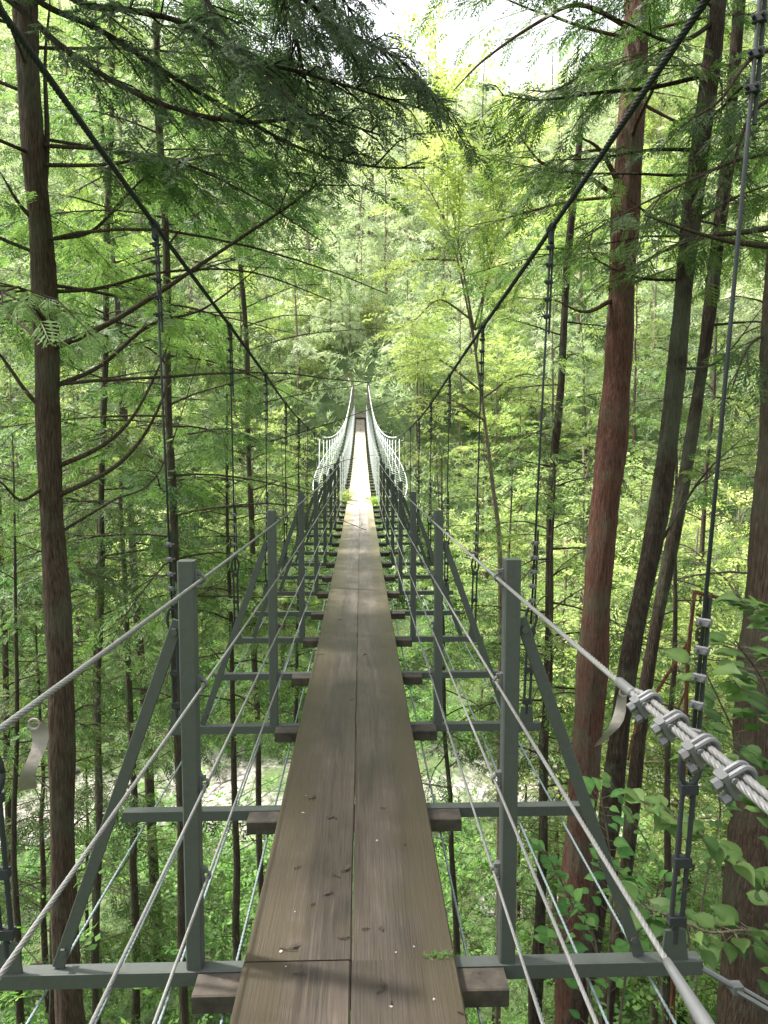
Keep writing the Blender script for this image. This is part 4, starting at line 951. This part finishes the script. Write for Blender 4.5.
for i, (x, y) in enumerate(scatter(40, (-18, 18), (21, 36), 0.9, [], lambda x, y: True)):
    o = link('river_rock', ROCKS[i % 4], None, (x, y, float(ground_z(x, y)) + 0.1)); s = RNG.uniform(.15, .6); o.scale = (s, s, s); o.rotation_euler = (0, 0, RNG.uniform(0, 6))
    tag(o, 'pale boulder on the stony river bed far below the bridge', 'boulder', 'boulders on the river bed')

# ------------------------------------------------------------------ broad-leaved shrubs close to the bridge on the right
def leaf_blade(mb, base, d, up, L, rg, tint):
    """one rounded, pointed leaf with a slight fold along its midrib"""
    d = d / np.linalg.norm(d); s = np.cross(up, d); s /= np.linalg.norm(s); n = np.cross(d, s)
    ts = np.array([0, .12, .3, .5, .7, .86, 1.0]); ws = np.array([.02, .26, .40, .40, .29, .14, .0]) * rg.uniform(.85, 1.1)
    sag = -rg.uniform(.05, .55) * ts ** 2 + rg.uniform(-.15, .15) * ts; rows = []; cup = rg.uniform(0, .14)
    for t, w, g in zip(ts, ws, sag):
        c = base + (d * t + n * g) * L; rows += [c + s * w * L + n * cup * L * (w > .1), c, c - s * w * L + n * cup * L * (w > .1)]
    F = []
    for i in range(len(ts) - 1):
        a = 3 * i; F += [[a, a + 1, a + 4, a + 3], [a + 1, a + 2, a + 5, a + 4]]
    T = np.tile([0.0, 0.28, 0.0], len(ts)) + tint + np.repeat(rg.normal(0, .06, len(ts)), 3)
    mb.add(np.array(rows), F, np.clip(T, 0, 1))

def broad_shrub(base, stems, label, seed, leafL, name='broadleaf_shrub', nleaf=12):
    rg = np.random.default_rng(seed); w, l = MB(), MB(); o = np.array(base)
    for st in stems:
        P = spline([np.array(p) for p in st], 8) - o; n = len(P)
        tube(w, P, np.linspace(0.009, 0.003, n), 6, cap=False)
        k0 = int(n * 0.3)
        for j in range(nleaf):
            k = k0 + int((n - 1 - k0) * (j + 0.5) / nleaf); d = P[min(k + 1, n - 1)] - P[k - 1]; d /= np.linalg.norm(d)
            sgn = 1 if j % 2 else -1; h = np.cross(d, [0, 0, 1.0]); h /= np.linalg.norm(h) + 1e-9
            dr = d * 0.5 + h * sgn * 0.9 + np.array([0, 0, rg.uniform(-.25, .25)]); stl = rg.uniform(.03, .08)
            b = P[k] + dr * stl; tube(w, [P[k], b], 0.0022, 4, cap=False)
            leaf_blade(l, b, dr + rg.normal(0, .2, 3), np.array([rg.normal(0, .3), rg.normal(0, .3) - 0.3, 1.0]), leafL * rg.uniform(.65, 1.2), rg, np.clip(rg.normal(.45, .22), 0, 1))
        leaf_blade(l, P[-1], P[-1] - P[-2], np.array([0, -.3, 1.0]), leafL, rg, 0.7)
    e = empty(name, base); tag(e, label, 'shrub'); w.build('stem', M['bark_pale'], e, True); l.build('leaves', M['shrub'], e, True)
def gp(px, py, d):
    p = at(px, py, d); return Vector((p.x, p.y, float(ground_z(p.x, p.y)) - 0.1))
b = gp(800, 1000, 3.3)
broad_shrub(b, [[b, at(790, 900, 3.3), at(745, 760, 3.2), at(700, 660, 3.0)], [b, at(800, 850, 3.2), at(770, 700, 3.1), at(735, 640, 2.9)], [b, at(785, 950, 3.2), at(720, 850, 3.0), at(640, 800, 2.9)],
    [b, at(780, 980, 3.2), at(700, 930, 3.0), at(625, 900, 2.9)], [b, at(800, 900, 3.0), at(760, 800, 2.8), at(700, 760, 2.7)], [b, at(810, 800, 3.2), at(790, 640, 3.0), at(740, 600, 2.9)]],
    'leafy shrub with broad pointed green leaves at the right edge below the clipped handrail', 41, 0.092, nleaf=46)
b = gp(600, 1060, 3.9)
broad_shrub(b, [[b, at(600, 980, 3.9), at(570, 900, 3.8), at(545, 850, 3.7)], [b, at(610, 960, 3.8), at(610, 860, 3.7), at(600, 790, 3.6)], [b, at(590, 1000, 3.7), at(560, 950, 3.6), at(575, 900, 3.5)], [b, at(625, 980, 3.8), at(650, 920, 3.6), at(660, 880, 3.5)]],
    'leafy shrub seen under the right brace through the handrail wires', 42, 0.07, nleaf=32)
b = gp(690, 1040, 4.6)
broad_shrub(b, [[b, at(690, 950, 4.6), at(650, 850, 4.5), at(610, 780, 4.4)], [b, at(700, 930, 4.6), at(720, 800, 4.5), at(680, 720, 4.4)], [b, at(660, 980, 4.5), at(640, 900, 4.4), at(600, 850, 4.3)]],
    'thin shrub with rounded leaves behind the turnbuckle of the right hanger', 43, 0.07, nleaf=32)
# dead rusty sapling, bent over
w = MB(); e0 = gp(676, 900, 5.4)
for pts, r in (([(676, 900), (684, 760), (688, 660), (695, 592)], .018), ([(695, 592), (715, 597), (748, 600)], .016), ([(690, 640), (640, 720), (628, 760)], .014), ([(686, 690), (665, 740)], .008)):
    tube(w, path_px(pts, 5.4, 5.2) - np.array(e0), np.linspace(r, r * .6, 8 * (len(pts) - 1) + 1), 7)
tube(w, spline([at(676, 900, 5.4), (e0.x, e0.y, e0.z)], 6) - np.array(e0), 0.019, 7)
tag(w.build('dead_sapling', M['bark_dead'], smooth=True, loc=e0), 'rusty brown dead sapling bent into a hook beside the right hanger', 'dead sapling')
# the pale thin maple stem right of the walkway
rg = np.random.default_rng(77); w, l = MB(), MB(); P = path_px([(470, 310), (482, 400), (492, 480), (500, 560), (500, 760)], 13, 13); bb = gp(500, 900, 13); P = np.concatenate([P, spline([P[-1], bb], 8)[1:]]) - np.array(bb); P = P[::-1]
tube(w, P, np.linspace(.055, .02, len(P)), 8, rough=.05)
for pts in ([(480, 390), (440, 360), (410, 365)], [(474, 330), (450, 200), (430, 130), (440, 90)], [(474, 330), (500, 230), (520, 140)], [(474, 340), (455, 250), (435, 200), (415, 170)], [(476, 350), (490, 260), (505, 200), (500, 150)], [(472, 320), (440, 300), (415, 320), (395, 330)], [(475, 330), (510, 300), (540, 300)],
            [(455, 260), (420, 260), (385, 270)], [(490, 250), (530, 215), (560, 205)], [(484, 420), (450, 400), (425, 410)], [(480, 400), (520, 375), (550, 380)]):
    dress_limb(w, l, path_px(pts, 13, 12.4) - np.array(bb), .022, rg, 'leaf', .32, 7.0, .15, .5, .7, droop=-.05)
tree('maple_tree', bb, w, l, M['bark_pale'], M['broad'], 'pale thin stemmed maple with bright yellow green leaves beside the right main cable')

# small weeds at the edges of the planks
def weed(x, y, label, seed, h):
    rg = np.random.default_rng(seed); mb = MB(); n = 90; a = rg.uniform(0, 6.28, n); r = rg.uniform(0, .28, n) * h
    pos = np.stack([np.cos(a) * r, np.sin(a) * r * 1.6, rg.uniform(0, .9, n) * h], 1); dr = np.stack([np.cos(a), np.sin(a), rg.uniform(.1, 1, n)], 1)
    place_sprays(mb, 'leaf', pos, dr, rg.uniform(.12, .24, n), rg, .4 + rg.normal(0, .15, n))
    o = mb.build('weed', M['broad'], loc=(x, y, float(deck(y)) - .12)); tag(o, label, 'weed')
weed(-.42, 18.6, 'bright green weed growing over the left edge of the sunlit planks', 61, .34)
weed(.40, 18.0, 'bright green weed growing at the right edge of the sunlit planks', 62, .2)

# ------------------------------------------------------------------ litter on the planks
def deck_pt(px, py):
    lo, hi = 1.0, 14.0     # march along the viewing ray to the deck
    for _ in range(40):
        mid = (lo + hi) / 2; p = at(px, py, mid)
        if p.z > float(deck(p.y)): lo = mid
        else: hi = mid
    p = at(px, py, lo); return Vector((p.x, p.y, float(deck(p.y)) + .002))
STONES = [(303, 813), (377, 841), (281, 952), (286, 967), (414, 947), (434, 1000), (391, 1007), (396, 953), (306, 796), (295, 912)]
for i, (px, py) in enumerate(STONES):
    o = link('pebble', ROCKS[i % 4].copy(), None, deck_pt(px, py)); o.data.materials[0] = M['stone']; s = RNG.uniform(.0025, .0060); o.scale = (s, s, s * .6); o.rotation_euler = (0, 0, RNG.uniform(0, 6))
    tag(o, 'tiny pale stone chip lying on the weathered planks', 'pebble', 'stone chips on the planks')
TWIGS = [(312, 799, .05), (336, 876, .07), (298, 868, .05), (345, 872, .04), (313, 905, .03), (343, 938, .06), (289, 950, .09), (366, 930, .04), (381, 930, .035), (382, 990, .07), (391, 1004, .03), (300, 975, .06), (334, 818, .05), (383, 809, .03), (405, 845, .03), (332, 893, .02), (462, 1014, .04), (352, 700, .05), (365, 655, .06), (320, 655, .09), (340, 620, .06)]
for i, (px, py, L) in enumerate(TWIGS):
    rg = np.random.default_rng(400 + i); mb = MB(); L *= .62; a = rg.uniform(-0.5, 3.6); d = np.array([math.cos(a), math.sin(a), 0]); n = np.array([-d[1], d[0], 0])
    tube(mb, spline([-d * L / 2, n * rg.normal(0, .1) * L + np.array([0, 0, .002]), d * L / 2], 4), np.linspace(.0022, .0010, 9), 5)
    tube(mb, [n * 0, n * L * .28 + d * L * .2], .0014, 4)
    if i % 3 == 0:
        K = [kite(d * L * .1, d * L * .1 + n * .03 + d * .02, .007, [0, 0, 1])]; K = np.array(K).reshape(-1, 3); K[:, 2] += .004; mb.add(K, [[0, 1, 2, 3]])
    o = mb.build('twig', M['twig'], loc=deck_pt(px, py) + Vector((0, 0, .002))); tag(o, 'small dark twig fallen on the weathered planks', 'twig', 'twigs fallen on the planks')
# tuft of moss in the joint between two planks
mb = MB(); rg = np.random.default_rng(9); q = deck_pt(442, 957); n = 60
pos = np.stack([rg.normal(0, .03, n), rg.normal(0, .005, n), rg.uniform(0, .004, n)], 1); dr = rg.normal(0, 1, (n, 3)); dr[:, 2] = abs(dr[:, 2]) * .6
place_sprays(mb, 'leaf', pos, dr, rg.uniform(.008, .018, n), rg, .5 + rg.normal(0, .2, n)); tag(mb.build('moss', M['under'], loc=q), 'small tuft of green moss growing in the joint of the nearest planks', 'moss', kind='stuff')

# path beyond the far tower
mb = MB(); ys = np.linspace(END + .3, END + 3, 12); V = []
for y in ys: zz = max(float(deck(END)) - .02 + (y - END) * .55, 0); V += [(-.55, y, zz), (.55, y, zz)]
V = np.array(V); mb.add(V, [[2 * i, 2 * i + 1, 2 * i + 3, 2 * i + 2] for i in range(11)]); tag(mb.build('path', M['path']), kind='structure')

# ------------------------------------------------------------------ light
SUN_EL, SUN_AZ = 60.0, -72.0        # azimuth clockwise from +Y (bridge direction)
w = bpy.data.worlds.new('World'); SC.world = w; w.use_nodes = True
nt = w.node_tree; bg = nt.nodes['Background']
sky = nt.nodes.new('ShaderNodeTexSky'); sky.sky_type = 'NISHITA'; sky.sun_disc = False
sky.sun_elevation = R(SUN_EL); sky.sun_rotation = R(SUN_AZ); sky.dust_density = 4.0; sky.air_density = 1.0; sky.ozone_density = 0.6
hsv = nt.nodes.new('ShaderNodeHueSaturation'); hsv.inputs['Saturation'].default_value = 0.2; hsv.inputs['Value'].default_value = 1.12
nt.links.new(sky.outputs[0], hsv.inputs['Color']); nt.links.new(hsv.outputs[0], bg.inputs['Color']); bg.inputs['Strength'].default_value = 0.2
sun = bpy.data.lights.new('sun', 'SUN'); sun.energy = 4.8; sun.angle = R(2.5); sun.color = (1.0, 0.96, 0.88)
so = bpy.data.objects.new('sun', sun); COL.objects.link(so)
dv = Vector((math.sin(R(SUN_AZ)) * math.cos(R(SUN_EL)), math.cos(R(SUN_AZ)) * math.cos(R(SUN_EL)), math.sin(R(SUN_EL))))
so.rotation_euler = dv.to_track_quat('Z', 'Y').to_euler(); so.location = dv * 60

SC.view_settings.view_transform = 'Standard'; SC.view_settings.look = 'None'; SC.view_settings.exposure = 0
cy = SC.cycles
cy.max_bounces = 7; cy.diffuse_bounces = 4; cy.glossy_bounces = 2; cy.transmission_bounces = 4; cy.transparent_max_bounces = 4
cy.caustics_reflective = False; cy.caustics_refractive = False
cy.use_denoising = True
cy.film_exposure = 2.55
